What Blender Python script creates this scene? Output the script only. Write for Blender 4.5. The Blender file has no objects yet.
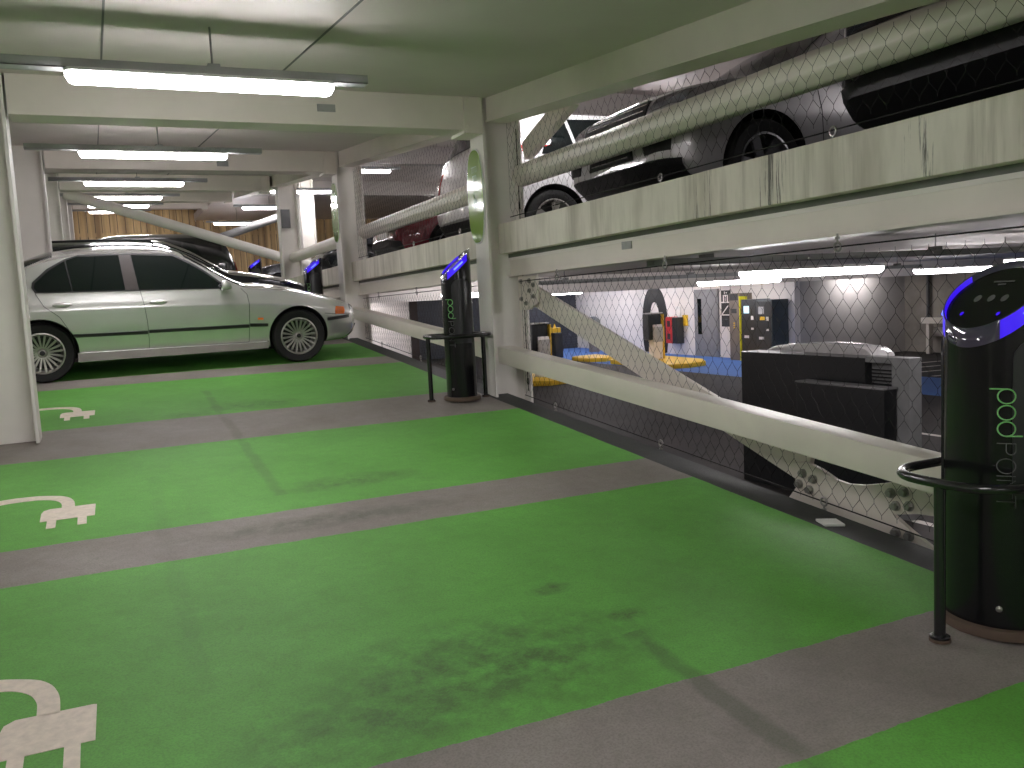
import bpy, bmesh, math, random
import numpy as np
from mathutils import Vector, Matrix
random.seed(7)
scene = bpy.context.scene
COL = scene.collection
S1, S2 = 0.0767, -0.0112          # slope of the charging deck / of the opposite half deck
def dk(y, h=0.0): return S1 * y + h
def d2(y, h=0.0): return S2 * y + h
LOW = -0.9                        # lower level floor

# ------------------------------------------------------------------ materials
def nodes(m):
    m.use_nodes = True
    nt = m.node_tree; nt.nodes.clear()
    out = nt.nodes.new('ShaderNodeOutputMaterial')
    b = nt.nodes.new('ShaderNodeBsdfPrincipled')
    nt.links.new(b.outputs[0], out.inputs[0])
    return nt, b
def pos(nt):
    return nt.nodes.new('ShaderNodeNewGeometry').outputs['Position']
def noise(nt, scale, detail=4, rough=0.6, vec=None, stretch=None):
    v = vec if vec is not None else pos(nt)
    if stretch:
        mp = nt.nodes.new('ShaderNodeMapping'); mp.inputs['Scale'].default_value = stretch
        nt.links.new(v, mp.inputs[0]); v = mp.outputs[0]
    n = nt.nodes.new('ShaderNodeTexNoise')
    n.inputs['Scale'].default_value = scale; n.inputs['Detail'].default_value = detail; n.inputs['Roughness'].default_value = rough
    nt.links.new(v, n.inputs['Vector'])
    return n.outputs['Fac']
def ramp(nt, fac, a, b, ca=(0,0,0,1), cb=(1,1,1,1)):
    r = nt.nodes.new('ShaderNodeValToRGB')
    r.color_ramp.elements[0].position = a; r.color_ramp.elements[0].color = ca
    r.color_ramp.elements[1].position = b; r.color_ramp.elements[1].color = cb
    nt.links.new(fac, r.inputs[0]); return r.outputs[0]
def val(nt, x):
    n = nt.nodes.new('ShaderNodeValue'); n.outputs[0].default_value = x; return n.outputs[0]
def math_(nt, op, a, b=None, clamp=False):
    n = nt.nodes.new('ShaderNodeMath'); n.operation = op; n.use_clamp = clamp
    for i, x in enumerate((a, b)):
        if x is None: continue
        if isinstance(x, (int, float)): n.inputs[i].default_value = x
        else: nt.links.new(x, n.inputs[i])
    return n.outputs[0]
def mix(nt, fac, a, b, mode='MIX'):
    n = nt.nodes.new('ShaderNodeMix'); n.data_type = 'RGBA'; n.blend_type = mode
    for i, x in ((0, fac), (6, a), (7, b)):
        if isinstance(x, (int, float)): n.inputs[i].default_value = x
        elif isinstance(x, tuple): n.inputs[i].default_value = (x + (1,))[:4]
        else: nt.links.new(x, n.inputs[i])
    return n.outputs[2]
def bump(nt, b, h, strength=0.2, dist=0.01):
    n = nt.nodes.new('ShaderNodeBump'); n.inputs['Strength'].default_value = strength; n.inputs['Distance'].default_value = dist
    nt.links.new(h, n.inputs['Height']); nt.links.new(n.outputs[0], b.inputs['Normal'])
MATS = {}
def mat(name, col, rough=0.5, metal=0.0, var=0.12, scale=6.0, coat=0.0, emit=None, es=0.0, spec=0.5, bmp=0.0, bscale=60):
    m = bpy.data.materials.new(name); nt, b = nodes(m)
    c = tuple(col)
    f = noise(nt, scale)
    d = tuple(x * (1 - var) for x in c); e = tuple(min(1, x * (1 + var)) for x in c)
    cc = mix(nt, ramp(nt, f, .3, .7), d, e)
    nt.links.new(cc, b.inputs['Base Color'])
    b.inputs['Roughness'].default_value = rough; b.inputs['Metallic'].default_value = metal
    b.inputs['Coat Weight'].default_value = coat; b.inputs['Coat Roughness'].default_value = .05
    b.inputs['Specular IOR Level'].default_value = spec
    if emit:
        b.inputs['Emission Color'].default_value = (*emit, 1); b.inputs['Emission Strength'].default_value = es
    if bmp: bump(nt, b, noise(nt, bscale), bmp)
    MATS[name] = m
    return m
mat('white_steel', (.72, .665, .60), .38, var=.06, scale=2)
mat('column_steel', (.72, .69, .645), .6, var=.06, scale=2)
mat('ceiling_board', (.60, .545, .52), .5, var=.05, scale=1.2)
mat('tray_grey', (.34, .35, .35), .45, var=.08)
mat('rod_grey', (.25, .25, .25), .4, .6)
mat('lamp_diffuser', (.9, .9, .9), .4, emit=(1.0, .955, .972), es=34)
mat('lamp_body', (.7, .7, .7), .4)
mat('black_gloss', (.006, .006, .007), .22, coat=.12, spec=.35, var=.05)
mat('black_satin', (.016, .016, .018), .32, var=.1)
mat('black_tube', (.012, .012, .013), .22, coat=.3)
mat('tyre', (.007, .007, .007), .75, var=.2, scale=40)
mat('arch_black', (.008, .008, .008), .8)
mat('rim_silver', (.40, .39, .36), .34, .75, var=.05)
mat('alloy_grey', (.22, .22, .23), .35, .7)
mat('silver_paint', (.66, .655, .645), .25, .62, var=.02, coat=1.0)
mat('white_paint', (.80, .80, .80), .22, .05, var=.02, coat=1.0)
mat('grey_paint', (.58, .565, .57), .32, .4, var=.02, coat=1.0)
mat('black_paint', (.010, .010, .012), .2, .1, var=.02, coat=1.0)
mat('dark_paint', (.022, .025, .032), .2, .3, var=.02, coat=1.0)
mat('red_paint', (.16, .012, .022), .22, .2, var=.02, coat=1.0)
mat('glass_dark', (.006, .009, .009), .04, 0, var=.05, spec=.6)
mat('trim_black', (.012, .012, .013), .45)
mat('pillar_dark', (.055, .045, .045), .35, coat=.2)
mat('chrome', (.7, .7, .7), .12, 1.0, var=.02)
mat('amber', (.75, .16, .03), .12, coat=1.0)
mat('red_lens', (.45, .01, .01), .12, coat=1.0)
mat('lamp_glass', (.55, .57, .6), .08, .6, coat=1.0)
mat('plate_white', (.75, .72, .70), .4, var=.25, scale=60)
mat('led_blue', (.05, .02, .3), .3, emit=(.035, .0, 1.0), es=.42)
mat('led_bar', (.1, .1, .6), .3, emit=(.06, .10, 1.0), es=2.2)
mat('clear_rim', (.05, .045, .08), .06, coat=1.0, spec=.9)
mat('pod_green', (.20, .52, .17), .4)
mat('pod_grey', (.11, .11, .11), .4)
mat('sign_green', (.20, .36, .05), .10, coat=1.0, var=.05)
mat('sign_rim', (.75, .77, .72), .2, coat=.5)
mat('sign_ink', (.34, .50, .24), .3)
mat('wire', (.022, .021, .020), .6, 0, spec=.2)
mat('steel_galv', (.35, .34, .32), .35, .8)
mat('paint_white_line', (.72, .63, .54), .6, var=.12, scale=30)
mat('yellow', (.80, .50, .03), .45)
mat('machine_grey', (.42, .41, .39), .4)
mat('machine_brown', (.20, .17, .15), .4)
mat('machine_dark', (.03, .032, .034), .3)
mat('machine_slate', (.07, .085, .09), .45)
mat('screen_blue', (.2, .35, .4), .2, emit=(.45, .75, .85), es=.9)
mat('red_box', (.55, .04, .04), .35)
mat('wall_white', (.80, .75, .72), .6, var=.03, scale=2)
mat('wall_grey', (.50, .47, .45), .7, var=.08, scale=1.5)
mat('wall_concrete', (.30, .27, .235), .8, var=.3, scale=.9)
mat('graphic_black', (.012, .012, .012), .5)
mat('door_grey', (.22, .22, .235), .45)
mat('dark_shutter', (.06, .065, .08), .4)
mat('dark_brown', (.035, .022, .02), .6)
mat('white_top', (.62, .60, .60), .22, coat=.6)
mat('cabinet_black', (.010, .011, .012), .3, coat=.2)
mat('cabinet_grey', (.19, .19, .19), .45)
mat('paper', (.75, .75, .72), .7)
mat('slab_dark', (.20, .195, .19), .8)
mat('rubber_skirt', (.085, .055, .038), .8)
mat('duct_dark', (.10, .10, .10), .5)
mat('plate_grey', (.30, .30, .29), .5)
mat('dome_grey', (.13, .14, .14), .4)

def mat_floor():
    m = bpy.data.materials.new('deck_paint'); nt, b = nodes(m)
    p = pos(nt); sp = nt.nodes.new('ShaderNodeSeparateXYZ'); nt.links.new(p, sp.inputs[0])
    X, Y = sp.outputs[0], sp.outputs[1]
    wob = math_(nt, 'MULTIPLY', math_(nt, 'SUBTRACT', noise(nt, 3.0, 6, .7), .5), .05)
    Yw = math_(nt, 'ADD', Y, wob); Xw = math_(nt, 'ADD', X, math_(nt, 'MULTIPLY', wob, .35))
    # grey stripes between the bays
    g = None
    for lo, hi in ((-.75, -.2), (1.84, 2.36), (4.36, 4.88), (6.83, 7.89), (10.05, 10.66), (12.25, 13.4), (15.3, 15.9), (18.0, 18.8), (21, 21.6), (23.4, 40)):
        s = math_(nt, 'MULTIPLY', math_(nt, 'GREATER_THAN', Yw, lo), math_(nt, 'LESS_THAN', Yw, hi))
        g = s if g is None else math_(nt, 'MAXIMUM', g, s)
    g = math_(nt, 'MAXIMUM', g, math_(nt, 'LESS_THAN', Xw, -1.9))
    n1 = ramp(nt, noise(nt, 1.1, 6, .65), .3, .72)
    n2 = ramp(nt, noise(nt, 14, 5, .7), .25, .75)
    n3 = noise(nt, 130, 3, .6)
    green = mix(nt, n1, (.098, .325, .044), (.152, .49, .078))
    green = mix(nt, math_(nt, 'MULTIPLY', n2, .35), green, (.085, .20, .04))
    grey = mix(nt, n1, (.205, .178, .165), (.33, .295, .278))
    grey = mix(nt, math_(nt, 'MULTIPLY', n2, .3), grey, (.125, .11, .10))
    c = mix(nt, g, green, grey)
    # tyre marks and drips: dark streaks along Y and broad scuffs
    def line(x0, w, ya, yb, strength):
        d = math_(nt, 'ABSOLUTE', math_(nt, 'SUBTRACT', math_(nt, 'ADD', X, math_(nt, 'MULTIPLY', wob, 1.2)), x0))
        f = math_(nt, 'SUBTRACT', 1.0, math_(nt, 'DIVIDE', d, w), True)
        f = math_(nt, 'MULTIPLY', f, math_(nt, 'MULTIPLY', math_(nt, 'GREATER_THAN', Yw, ya), math_(nt, 'LESS_THAN', Yw, yb)))
        f = math_(nt, 'MULTIPLY', f, ramp(nt, noise(nt, 5, 4), .3, .55))
        return math_(nt, 'MULTIPLY', math_(nt, 'MULTIPLY', f, 2.2, True), strength)
    for a in ((1.71, .06, 1.0, 2.75, .42), (.87, .05, 5.2, 9.2, .26), (.2, .05, 3, 6, .10)):
        c = mix(nt, line(*a), c, (.06, .075, .045))
    def blob(x, y, rx, ry, strength):
        dx = math_(nt, 'DIVIDE', math_(nt, 'SUBTRACT', X, x), rx); dy = math_(nt, 'DIVIDE', math_(nt, 'SUBTRACT', Y, y), ry)
        r = math_(nt, 'ADD', math_(nt, 'MULTIPLY', dx, dx), math_(nt, 'MULTIPLY', dy, dy))
        f = math_(nt, 'SUBTRACT', 1.0, r, True)
        return math_(nt, 'MULTIPLY', math_(nt, 'MULTIPLY', f, ramp(nt, noise(nt, 9, 7, .75), .35, .62)), strength)
    for a in ((1.15, 2.75, .75, .45, .7), (.55, 2.55, .45, .3, .5), (1.3, 5.3, .5, .18, .6), (1.0, 4.62, .9, .15, .55), (1.62, 3.25, .12, .07, .95), (1.78, 2.88, .1, .06, .9), (1.2, 8.2, .5, .25, .5), (.6, 8.0, .25, .2, .4)):
        c = mix(nt, blob(*a), c, (.045, .06, .03))
    # black waterproofing strip along the open edge
    e = math_(nt, 'GREATER_THAN', Xw, 3.2)
    c = mix(nt, e, c, mix(nt, n2, (.030, .030, .033), (.045, .045, .048)))
    c = mix(nt, math_(nt, 'MULTIPLY', ramp(nt, n3, .42, .68), .30), c, (.05, .065, .03))
    nt.links.new(c, b.inputs['Base Color'])
    b.inputs['Roughness'].default_value = .62; b.inputs['Specular IOR Level'].default_value = .35
    bump(nt, b, n3, .35, .004)
    MATS['deck_paint'] = m
mat_floor()
def mat_lower():
    m = bpy.data.materials.new('lower_asphalt'); nt, b = nodes(m)
    p = pos(nt); sp = nt.nodes.new('ShaderNodeSeparateXYZ'); nt.links.new(p, sp.inputs[0])
    X, Y = sp.outputs[0], sp.outputs[1]
    n1 = noise(nt, 1.3, 6, .7)
    c = mix(nt, ramp(nt, n1, .35, .7), (.016, .0135, .0125), (.032, .027, .025))
    def box(xa, xb, ya, yb):
        f = math_(nt, 'MULTIPLY', math_(nt, 'GREATER_THAN', X, xa), math_(nt, 'LESS_THAN', X, xb))
        return math_(nt, 'MULTIPLY', f, math_(nt, 'MULTIPLY', math_(nt, 'GREATER_THAN', Y, ya), math_(nt, 'LESS_THAN', Y, yb)))
    blue = math_(nt, 'MAXIMUM', box(14.8, 17.4, 6, 34), box(14.8, 19, 17.4, 34))
    c = mix(nt, blue, c, mix(nt, n1, (.06, .14, .40), (.09, .20, .50)))
    sx = math_(nt, 'LESS_THAN', math_(nt, 'MODULO', math_(nt, 'ADD', Y, math_(nt, 'MULTIPLY', X, .15)), .95), .13)
    hat = math_(nt, 'MULTIPLY', sx, box(17.6, 22.4, 8, 17.2))
    c = mix(nt, hat, c, (.6, .55, .5))
    for a in ((11.05, 11.17, 2, 9.6), (7.0, 7.1, 1, 6.1), (16.2, 16.9, 18.3, 18.6)):
        c = mix(nt, box(*a), c, (.6, .57, .53))
    nt.links.new(c, b.inputs['Base Color']); b.inputs['Roughness'].default_value = .7; b.inputs['Specular IOR Level'].default_value = .25
    bump(nt, b, noise(nt, 90), .3, .005)
    MATS['lower_asphalt'] = m
mat_lower()
def mat_stained():
    # painted concrete kerb with dirty vertical runs
    m = bpy.data.materials.new('stained_kerb'); nt, b = nodes(m)
    p = pos(nt)
    sp = nt.nodes.new('ShaderNodeSeparateXYZ'); nt.links.new(p, sp.inputs[0])
    h = math_(nt, 'SUBTRACT', sp.outputs[2], math_(nt, 'MULTIPLY', sp.outputs[1], S2))   # height on the kerb
    runs = noise(nt, 1.0, 5, .65, stretch=(1, 11, .7))
    big = noise(nt, 1.1, 4, .6)
    thin = noise(nt, 1.0, 6, .75, stretch=(1, 26, 1.2))
    soft = noise(nt, 1.0, 4, .6, stretch=(1, 4.5, 1.0))
    c = mix(nt, ramp(nt, big, .3, .7), (.65, .61, .52), (.75, .71, .62))
    c = mix(nt, math_(nt, 'MULTIPLY', ramp(nt, soft, .42, .66), .55), c, (.36, .325, .25))
    c = mix(nt, math_(nt, 'MULTIPLY', ramp(nt, runs, .52, .68), .45), c, (.27, .24, .18))
    Yk = sp.outputs[1]
    def near(y0, w_): return math_(nt, 'SUBTRACT', 1.0, math_(nt, 'DIVIDE', math_(nt, 'ABSOLUTE', math_(nt, 'SUBTRACT', Yk, y0)), w_), True)
    band = math_(nt, 'MAXIMUM', math_(nt, 'MAXIMUM', near(3.85, .42), near(4.45, .25)), math_(nt, 'MULTIPLY', near(2.9, .5), .45))
    drip = ramp(nt, math_(nt, 'ADD', thin, math_(nt, 'MULTIPLY', band, .09)), .62, .69)
    c = mix(nt, math_(nt, 'MULTIPLY', math_(nt, 'MULTIPLY', drip, ramp(nt, band, .05, .35)), .92), c, (.045, .04, .03))
    top = ramp(nt, math_(nt, 'ADD', h, math_(nt, 'MULTIPLY', noise(nt, 1.0, 5, .7, stretch=(1, 7, 3)), .07)), 2.215, 2.28)
    c = mix(nt, math_(nt, 'MULTIPLY', top, .8), c, (.10, .09, .07))
    nt.links.new(c, b.inputs['Base Color']); b.inputs['Roughness'].default_value = .55
    MATS['stained_kerb'] = m
mat_stained()
def mat_fence():
    m = bpy.data.materials.new('timber_boards'); nt, b = nodes(m)
    oi = nt.nodes.new('ShaderNodeObjectInfo')
    f = noise(nt, 1.0, 5, .65, stretch=(9, 9, .6))
    f2 = noise(nt, 3.1, 1, .5, stretch=(1, .01, .01))
    c = mix(nt, ramp(nt, f, .3, .7), (.46, .31, .13), (.80, .58, .29))
    c = mix(nt, ramp(nt, f2, .45, .62), c, (.30, .19, .085))
    nt.links.new(c, b.inputs['Base Color']); b.inputs['Roughness'].default_value = .6
    MATS['timber_boards'] = m
mat_fence()

# ------------------------------------------------------------------ mesh helpers
def smooth_by_angle(me, ang=35):
    bm = bmesh.new(); bm.from_mesh(me)
    for f in bm.faces: f.smooth = True
    lim = math.radians(ang)
    for e in bm.edges:
        e.smooth = len(e.link_faces) == 2 and e.calc_face_angle(0) < lim
    bm.to_mesh(me); bm.free()
def link(name, me, parent=None, loc=None):
    o = bpy.data.objects.new(name, me); COL.objects.link(o)
    if parent is not None: o.parent = parent
    if loc is not None: o.location = loc
    return o
class MB:
    """collects vertices and faces of one mesh"""
    def __init__(s): s.v = []; s.f = []; s.mi = []; s.cur = 0
    def add(s, vs, fs):
        b = len(s.v); s.v.extend([tuple(p) for p in vs])
        for f in fs: s.f.append(tuple(b + i for i in f)); s.mi.append(s.cur)
    def box(s, x0, x1, y0, y1, z0, z1, zf=None):
        """zf(y): added to z, makes a box that follows a sloping deck"""
        zf = zf or (lambda y: 0)
        vs = [(x, y, z + zf(y)) for z in (z0, z1) for y in (y0, y1) for x in (x0, x1)]
        s.add(vs, [(0, 2, 3, 1), (4, 5, 7, 6), (0, 1, 5, 4), (2, 6, 7, 3), (0, 4, 6, 2), (1, 3, 7, 5)])
        return s
    def prism(s, poly, axis, a, b):
        """extrude a 2D polygon along an axis"""
        n = len(poly)
        mk = {'x': lambda u, v, w: (w, u, v), 'y': lambda u, v, w: (u, w, v), 'z': lambda u, v, w: (u, v, w)}[axis]
        vs = [mk(u, v, a) for u, v in poly] + [mk(u, v, b) for u, v in poly]
        s.add(vs, [tuple(range(n))[::-1], tuple(range(n, 2 * n))] + [(i, (i + 1) % n, n + (i + 1) % n, n + i) for i in range(n)])
        return s
    def tube(s, pts, r, n=8, caps=True, closed=False):
        pts = [Vector(p) for p in pts]
        m = len(pts); rs = r if isinstance(r, (list, tuple)) else [r] * m
        rings = []; prev = None
        for i, p in enumerate(pts):
            if closed: t = pts[(i + 1) % m] - pts[i - 1]
            else: t = pts[min(i + 1, m - 1)] - pts[max(i - 1, 0)]
            t.normalize()
            if prev is None:
                u = t.orthogonal().normalized()
            else:
                u = prev - t * prev.dot(t)
                u = u.normalized() if u.length > 1e-6 else t.orthogonal().normalized()
            prev = u; w = t.cross(u)
            rings.append([p + (u * math.cos(2 * math.pi * k / n) + w * math.sin(2 * math.pi * k / n)) * rs[i] for k in range(n)])
        vs = [q for rg in rings for q in rg]; fs = []
        for i in range(m if closed else m - 1):
            j = (i + 1) % m
            for k in range(n): fs.append((i * n + k, i * n + (k + 1) % n, j * n + (k + 1) % n, j * n + k))
        if caps and not closed: fs += [tuple(range(n))[::-1], tuple((m - 1) * n + k for k in range(n))]
        s.add(vs, fs); return s
    def lathe(s, prof, n=32, axis='z', c=(0, 0, 0), closed=False, caps=True):
        vs = []; m = len(prof)
        for r, h in prof:
            for k in range(n):
                a = 2 * math.pi * k / n; u, v = r * math.cos(a), r * math.sin(a)
                p = {'z': (u, v, h), 'y': (u, h, v), 'x': (h, u, v)}[axis]
                vs.append((p[0] + c[0], p[1] + c[1], p[2] + c[2]))
        fs = []
        for i in range(m if closed else m - 1):
            j = (i + 1) % m
            for k in range(n): fs.append((i * n + k, i * n + (k + 1) % n, j * n + (k + 1) % n, j * n + k))
        if not closed and caps:
            if prof[0][0] > 1e-6: fs.append(tuple(range(n))[::-1])
            if prof[-1][0] > 1e-6: fs.append(tuple((m - 1) * n + k for k in range(n)))
        s.add(vs, fs); return s
    def sphere(s, c, r, n=16, m=10, sc=(1, 1, 1)):
        prof = [(max(1e-5, r * math.sin(math.pi * i / m)), -r * math.cos(math.pi * i / m)) for i in range(m + 1)]
        b = len(s.v); s.lathe(prof, n)
        for i in range(b, len(s.v)):
            p = s.v[i]; s.v[i] = (p[0] * sc[0] + c[0], p[1] * sc[1] + c[1], p[2] * sc[2] + c[2])
        return s
    def mesh(s, name, mats, smooth=None, bevel=0.0, weld=False):
        me = bpy.data.meshes.new(name); me.from_pydata(s.v, [], s.f); me.update()
        for m in (mats if isinstance(mats, (list, tuple)) else [mats]): me.materials.append(MATS[m] if isinstance(m, str) else m)
        for p, i in zip(me.polygons, s.mi): p.material_index = i
        bm = bmesh.new(); bm.from_mesh(me)
        if weld: bmesh.ops.remove_doubles(bm, verts=bm.verts, dist=1e-5)
        bmesh.ops.recalc_face_normals(bm, faces=bm.faces)
        if bevel:
            es = [e for e in bm.edges if len(e.link_faces) == 2 and e.calc_face_angle(0) > .6]
            bmesh.ops.bevel(bm, geom=es, offset=bevel, segments=2, affect='EDGES', profile=.6, clamp_overlap=True)
        bm.to_mesh(me); bm.free()
        if smooth: smooth_by_angle(me, smooth)
        return me
    def build(s, name, mats, parent=None, smooth=None, bevel=0.0, weld=False, loc=None):
        return link(name, s.mesh(name, mats, smooth, bevel, weld), parent, loc)
def tag(o, label, cat, group=None, kind=None):
    o['label'] = label; o['category'] = cat
    if group: o['group'] = group
    if kind: o['kind'] = kind
    return o
def struct(o, label=None, cat=None):
    o['kind'] = 'structure'
    if label: o['label'] = label
    if cat: o['category'] = cat
    return o
def empty(name, loc, label, cat, group=None, rot=(0, 0, 0)):
    o = bpy.data.objects.new(name, None); COL.objects.link(o)
    o.location = loc; o.rotation_euler = rot; o.empty_display_size = .2
    return tag(o, label, cat, group)
def copy_tree(o, parent=None):
    c = o.copy(); COL.objects.link(c)
    if parent is not None: c.parent = parent
    for ch in list(o.children): copy_tree(ch, c)
    return c
def pchip(pts):
    xs = np.array([p[0] for p in pts], float); ys = np.array([p[1] for p in pts], float)
    h = np.diff(xs); d = np.diff(ys) / h; m = np.zeros(len(xs))
    for i in range(1, len(xs) - 1):
        if d[i - 1] * d[i] > 0:
            w1, w2 = 2 * h[i] + h[i - 1], h[i] + 2 * h[i - 1]; m[i] = (w1 + w2) / (w1 / d[i - 1] + w2 / d[i])
    m[0], m[-1] = d[0], d[-1]
    def f(x):
        x = min(max(x, xs[0]), xs[-1]); i = min(int(np.searchsorted(xs, x, 'right')) - 1, len(xs) - 2); i = max(i, 0)
        t = (x - xs[i]) / h[i]
        return float((1 + 2 * t) * (1 - t) ** 2 * ys[i] + t * (1 - t) ** 2 * h[i] * m[i] + t * t * (3 - 2 * t) * ys[i + 1] + t * t * (t - 1) * h[i] * m[i + 1])
    return f
def clip_poly(poly, a, b):
    """keep the part of poly to the left of the line a->b"""
    out = []
    def side(p): return (b[0] - a[0]) * (p[1] - a[1]) - (b[1] - a[1]) * (p[0] - a[0])
    for i in range(len(poly)):
        p, q = poly[i], poly[(i + 1) % len(poly)]; sp_, sq = side(p), side(q)
        if sp_ >= 0: out.append(p)
        if (sp_ > 0 and sq < 0) or (sp_ < 0 and sq > 0):
            t = sp_ / (sp_ - sq); out.append((p[0] + (q[0] - p[0]) * t, p[1] + (q[1] - p[1]) * t))
    return out
def patch(mb, poly, nx, ny, fn, thick=None):
    """convex 2D polygon cut into cells, mapped onto a curved surface by fn(u, v)"""
    area = sum(poly[i][0] * poly[(i + 1) % len(poly)][1] - poly[(i + 1) % len(poly)][0] * poly[i][1] for i in range(len(poly)))
    if area < 0: poly = poly[::-1]
    x0, x1 = min(p[0] for p in poly), max(p[0] for p in poly); y0, y1 = min(p[1] for p in poly), max(p[1] for p in poly)
    for i in range(nx):
        for j in range(ny):
            a, b = x0 + (x1 - x0) * i / nx, x0 + (x1 - x0) * (i + 1) / nx
            c, d = y0 + (y1 - y0) * j / ny, y0 + (y1 - y0) * (j + 1) / ny
            cell = [(a, c), (b, c), (b, d), (a, d)]
            for k in range(len(poly)):
                cell = clip_poly(cell, poly[k], poly[(k + 1) % len(poly)])
                if len(cell) < 3: break
            if len(cell) >= 3: mb.add([fn(u, v) for u, v in cell], [tuple(range(len(cell)))])
def solid_patch(name, poly, nx, ny, fn, m, parent, th=.012, smooth=40):
    mb = MB(); patch(mb, poly, nx, ny, fn)
    me = bpy.data.meshes.new(name); me.from_pydata(mb.v, [], mb.f); me.materials.append(MATS[m])
    bm = bmesh.new(); bm.from_mesh(me)
    bmesh.ops.remove_doubles(bm, verts=bm.verts, dist=2e-5)
    bmesh.ops.recalc_face_normals(bm, faces=bm.faces)
    bm.normal_update()
    bm.to_mesh(me); bm.free()
    if smooth: smooth_by_angle(me, smooth)
    o = link(name, me, parent)
    md = o.modifiers.new('thickness', 'SOLIDIFY'); md.thickness = th; md.offset = 0
    return o

# ------------------------------------------------------------------ the building
def slope1(y): return S1 * y
def slope2(y): return S2 * y
Y0, Y1 = -7.0, 34.0
b = MB(); b.box(-9, 3.42, Y0, Y1, -.28, 0, slope1)
struct(b.build('floor', 'deck_paint'), 'green painted charging bays with grey stripes', 'floor')
b = MB(); b.box(-9, 3.30, Y0, Y1, 2.70, 2.95, slope1)
struct(b.build('ceiling', 'ceiling_board'), 'pale smooth ceiling over the green bays', 'ceiling')
b = MB()
for x in (.15, 1.355, -3.0):
    b.box(x - .006, x + .006, Y0, Y1, 2.694, 2.702, slope1)
struct(b.build('trim_1', 'duct_dark'), 'thin dark joints between the ceiling boards', 'ceiling joint')
b = MB(); b.box(3.0, 24, -7, 42, LOW - .3, LOW)
struct(b.build('floor_lower', 'lower_asphalt'), 'dark asphalt of the lower level with a blue walkway', 'floor')
b = MB(); b.box(3.50, 18, Y0, Y1, 1.93, 2.08, slope2)
struct(b.build('floor_upper', ['slab_dark']), 'slab of the raised half deck', 'floor')
b = MB(); b.box(3.50, 18, Y0, Y1, 1.905, 1.93, slope2)
struct(b.build('ceiling_lower', 'wall_white'), 'white ceiling of the lower level', 'ceiling')
b = MB(); b.box(3.30, 18, Y0, Y1, 4.72, 4.95)
struct(b.build('ceiling_upper', 'ceiling_board'), 'ceiling over the raised half deck', 'ceiling')
b = MB(); b.box(3.0, 3.28, Y0, Y1, LOW - 1.2, -.285, slope1)
struct(b.build('wall_lower', 'wall_grey'), 'wall under the edge of the green deck', 'wall')
b = MB(); b.box(-9.3, -9, Y0, Y1, -.3, 3, slope1)
struct(b.build('wall_left', 'wall_grey'), 'far side wall of the deck', 'wall')
b = MB(); b.box(18, 18.3, Y0, Y1, 1.7, 4.95)
struct(b.build('wall_right', 'wall_grey'), 'side wall of the raised half deck', 'wall')
b = MB(); b.box(-9, 18, Y0 - .3, Y0, -1, 5)
struct(b.build('wall_front', 'wall_grey'), 'wall behind the viewer', 'wall')

# columns: H sections
def column(name, x, y, z0, z1, label, w=.38, bf=.30):
    mb = MB(); t = .024
    mb.box(x, x + t, y - bf / 2, y + bf / 2, z0, z1)
    mb.box(x + w - t, x + w, y - bf / 2, y + bf / 2, z0, z1)
    mb.box(x + t, x + w - t, y - .009, y + .009, z0, z1)
    o = mb.build(name, 'column_steel', bevel=.003)
    return struct(o, label, 'column')
COLY = [1.78, 7.54, 12.84, 18.1, 23.4, 28.7]
labs = ['white steel column beside the nearest charger', 'white steel column carrying the first green oval sign', 'white steel column carrying the second green oval sign', 'white steel column with a small grey plate before the timber fence', 'white steel column far along the deck edge', 'white steel column next to the timber fence']
for y, l in list(zip(COLY, labs))[:4]:
    column('column', 3.24 if y != 18.1 else 3.38, y, LOW, 4.72, l)
for i, y in enumerate(COLY):
    column('column', -.88, y, dk(y), dk(y, 2.70), ['white steel column behind the viewer on the aisle', 'white steel column standing at the aisle end of the wide grey stripe', 'white steel column behind the tail of the silver saloon', 'third white steel column along the aisle', 'fourth white steel column along the aisle', 'last white steel column along the aisle'][i])
for (x, y, l) in ((4.68, 22.2, 'slim white column between parked cars on the raised deck'), (8.6, 22.2, 'white column deep on the raised deck'), (9.2, 14.5, 'white column behind the red car')):
    column('column', x, y, d2(y, 2.08), 4.72, l, w=.34)
# transverse beams (deck side) with bolted end plates
for i, y in enumerate(COLY[1:] + [COLY[0]]):
    mb = MB(); yf = y - .16
    mb.box(-.48, 3.22, yf, yf + .30, 2.40 + dk(y), 2.71 + dk(y))
    mb.box(3.06, 3.235, yf - .012, yf + .32, 2.37 + dk(y), 2.715 + dk(y))
    for zz in (2.43, 2.66):
        mb.lathe([(.014, 0), (.014, .014)], 6, 'y', (3.10, yf - .026, zz + dk(y)))
    struct(mb.build('ceiling_beam', 'white_steel', bevel=.003), 'white beam across the bays, ' + ['at the first oval sign', 'at the second oval sign', 'third along the deck', 'fourth along the deck', 'near the timber fence', 'behind the viewer'][i], 'beam')
    mb = MB(); mb.box(-9, -.88, yf, yf + .3, 2.40 + dk(y), 2.70 + dk(y))
    struct(mb.build('ceiling_beam', 'white_steel'), 'white beam over the aisle ' + ['at the first column', 'at the second column', 'at the third column', 'at the fourth column', 'near the timber fence', 'behind the viewer'][i], 'beam')
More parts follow.
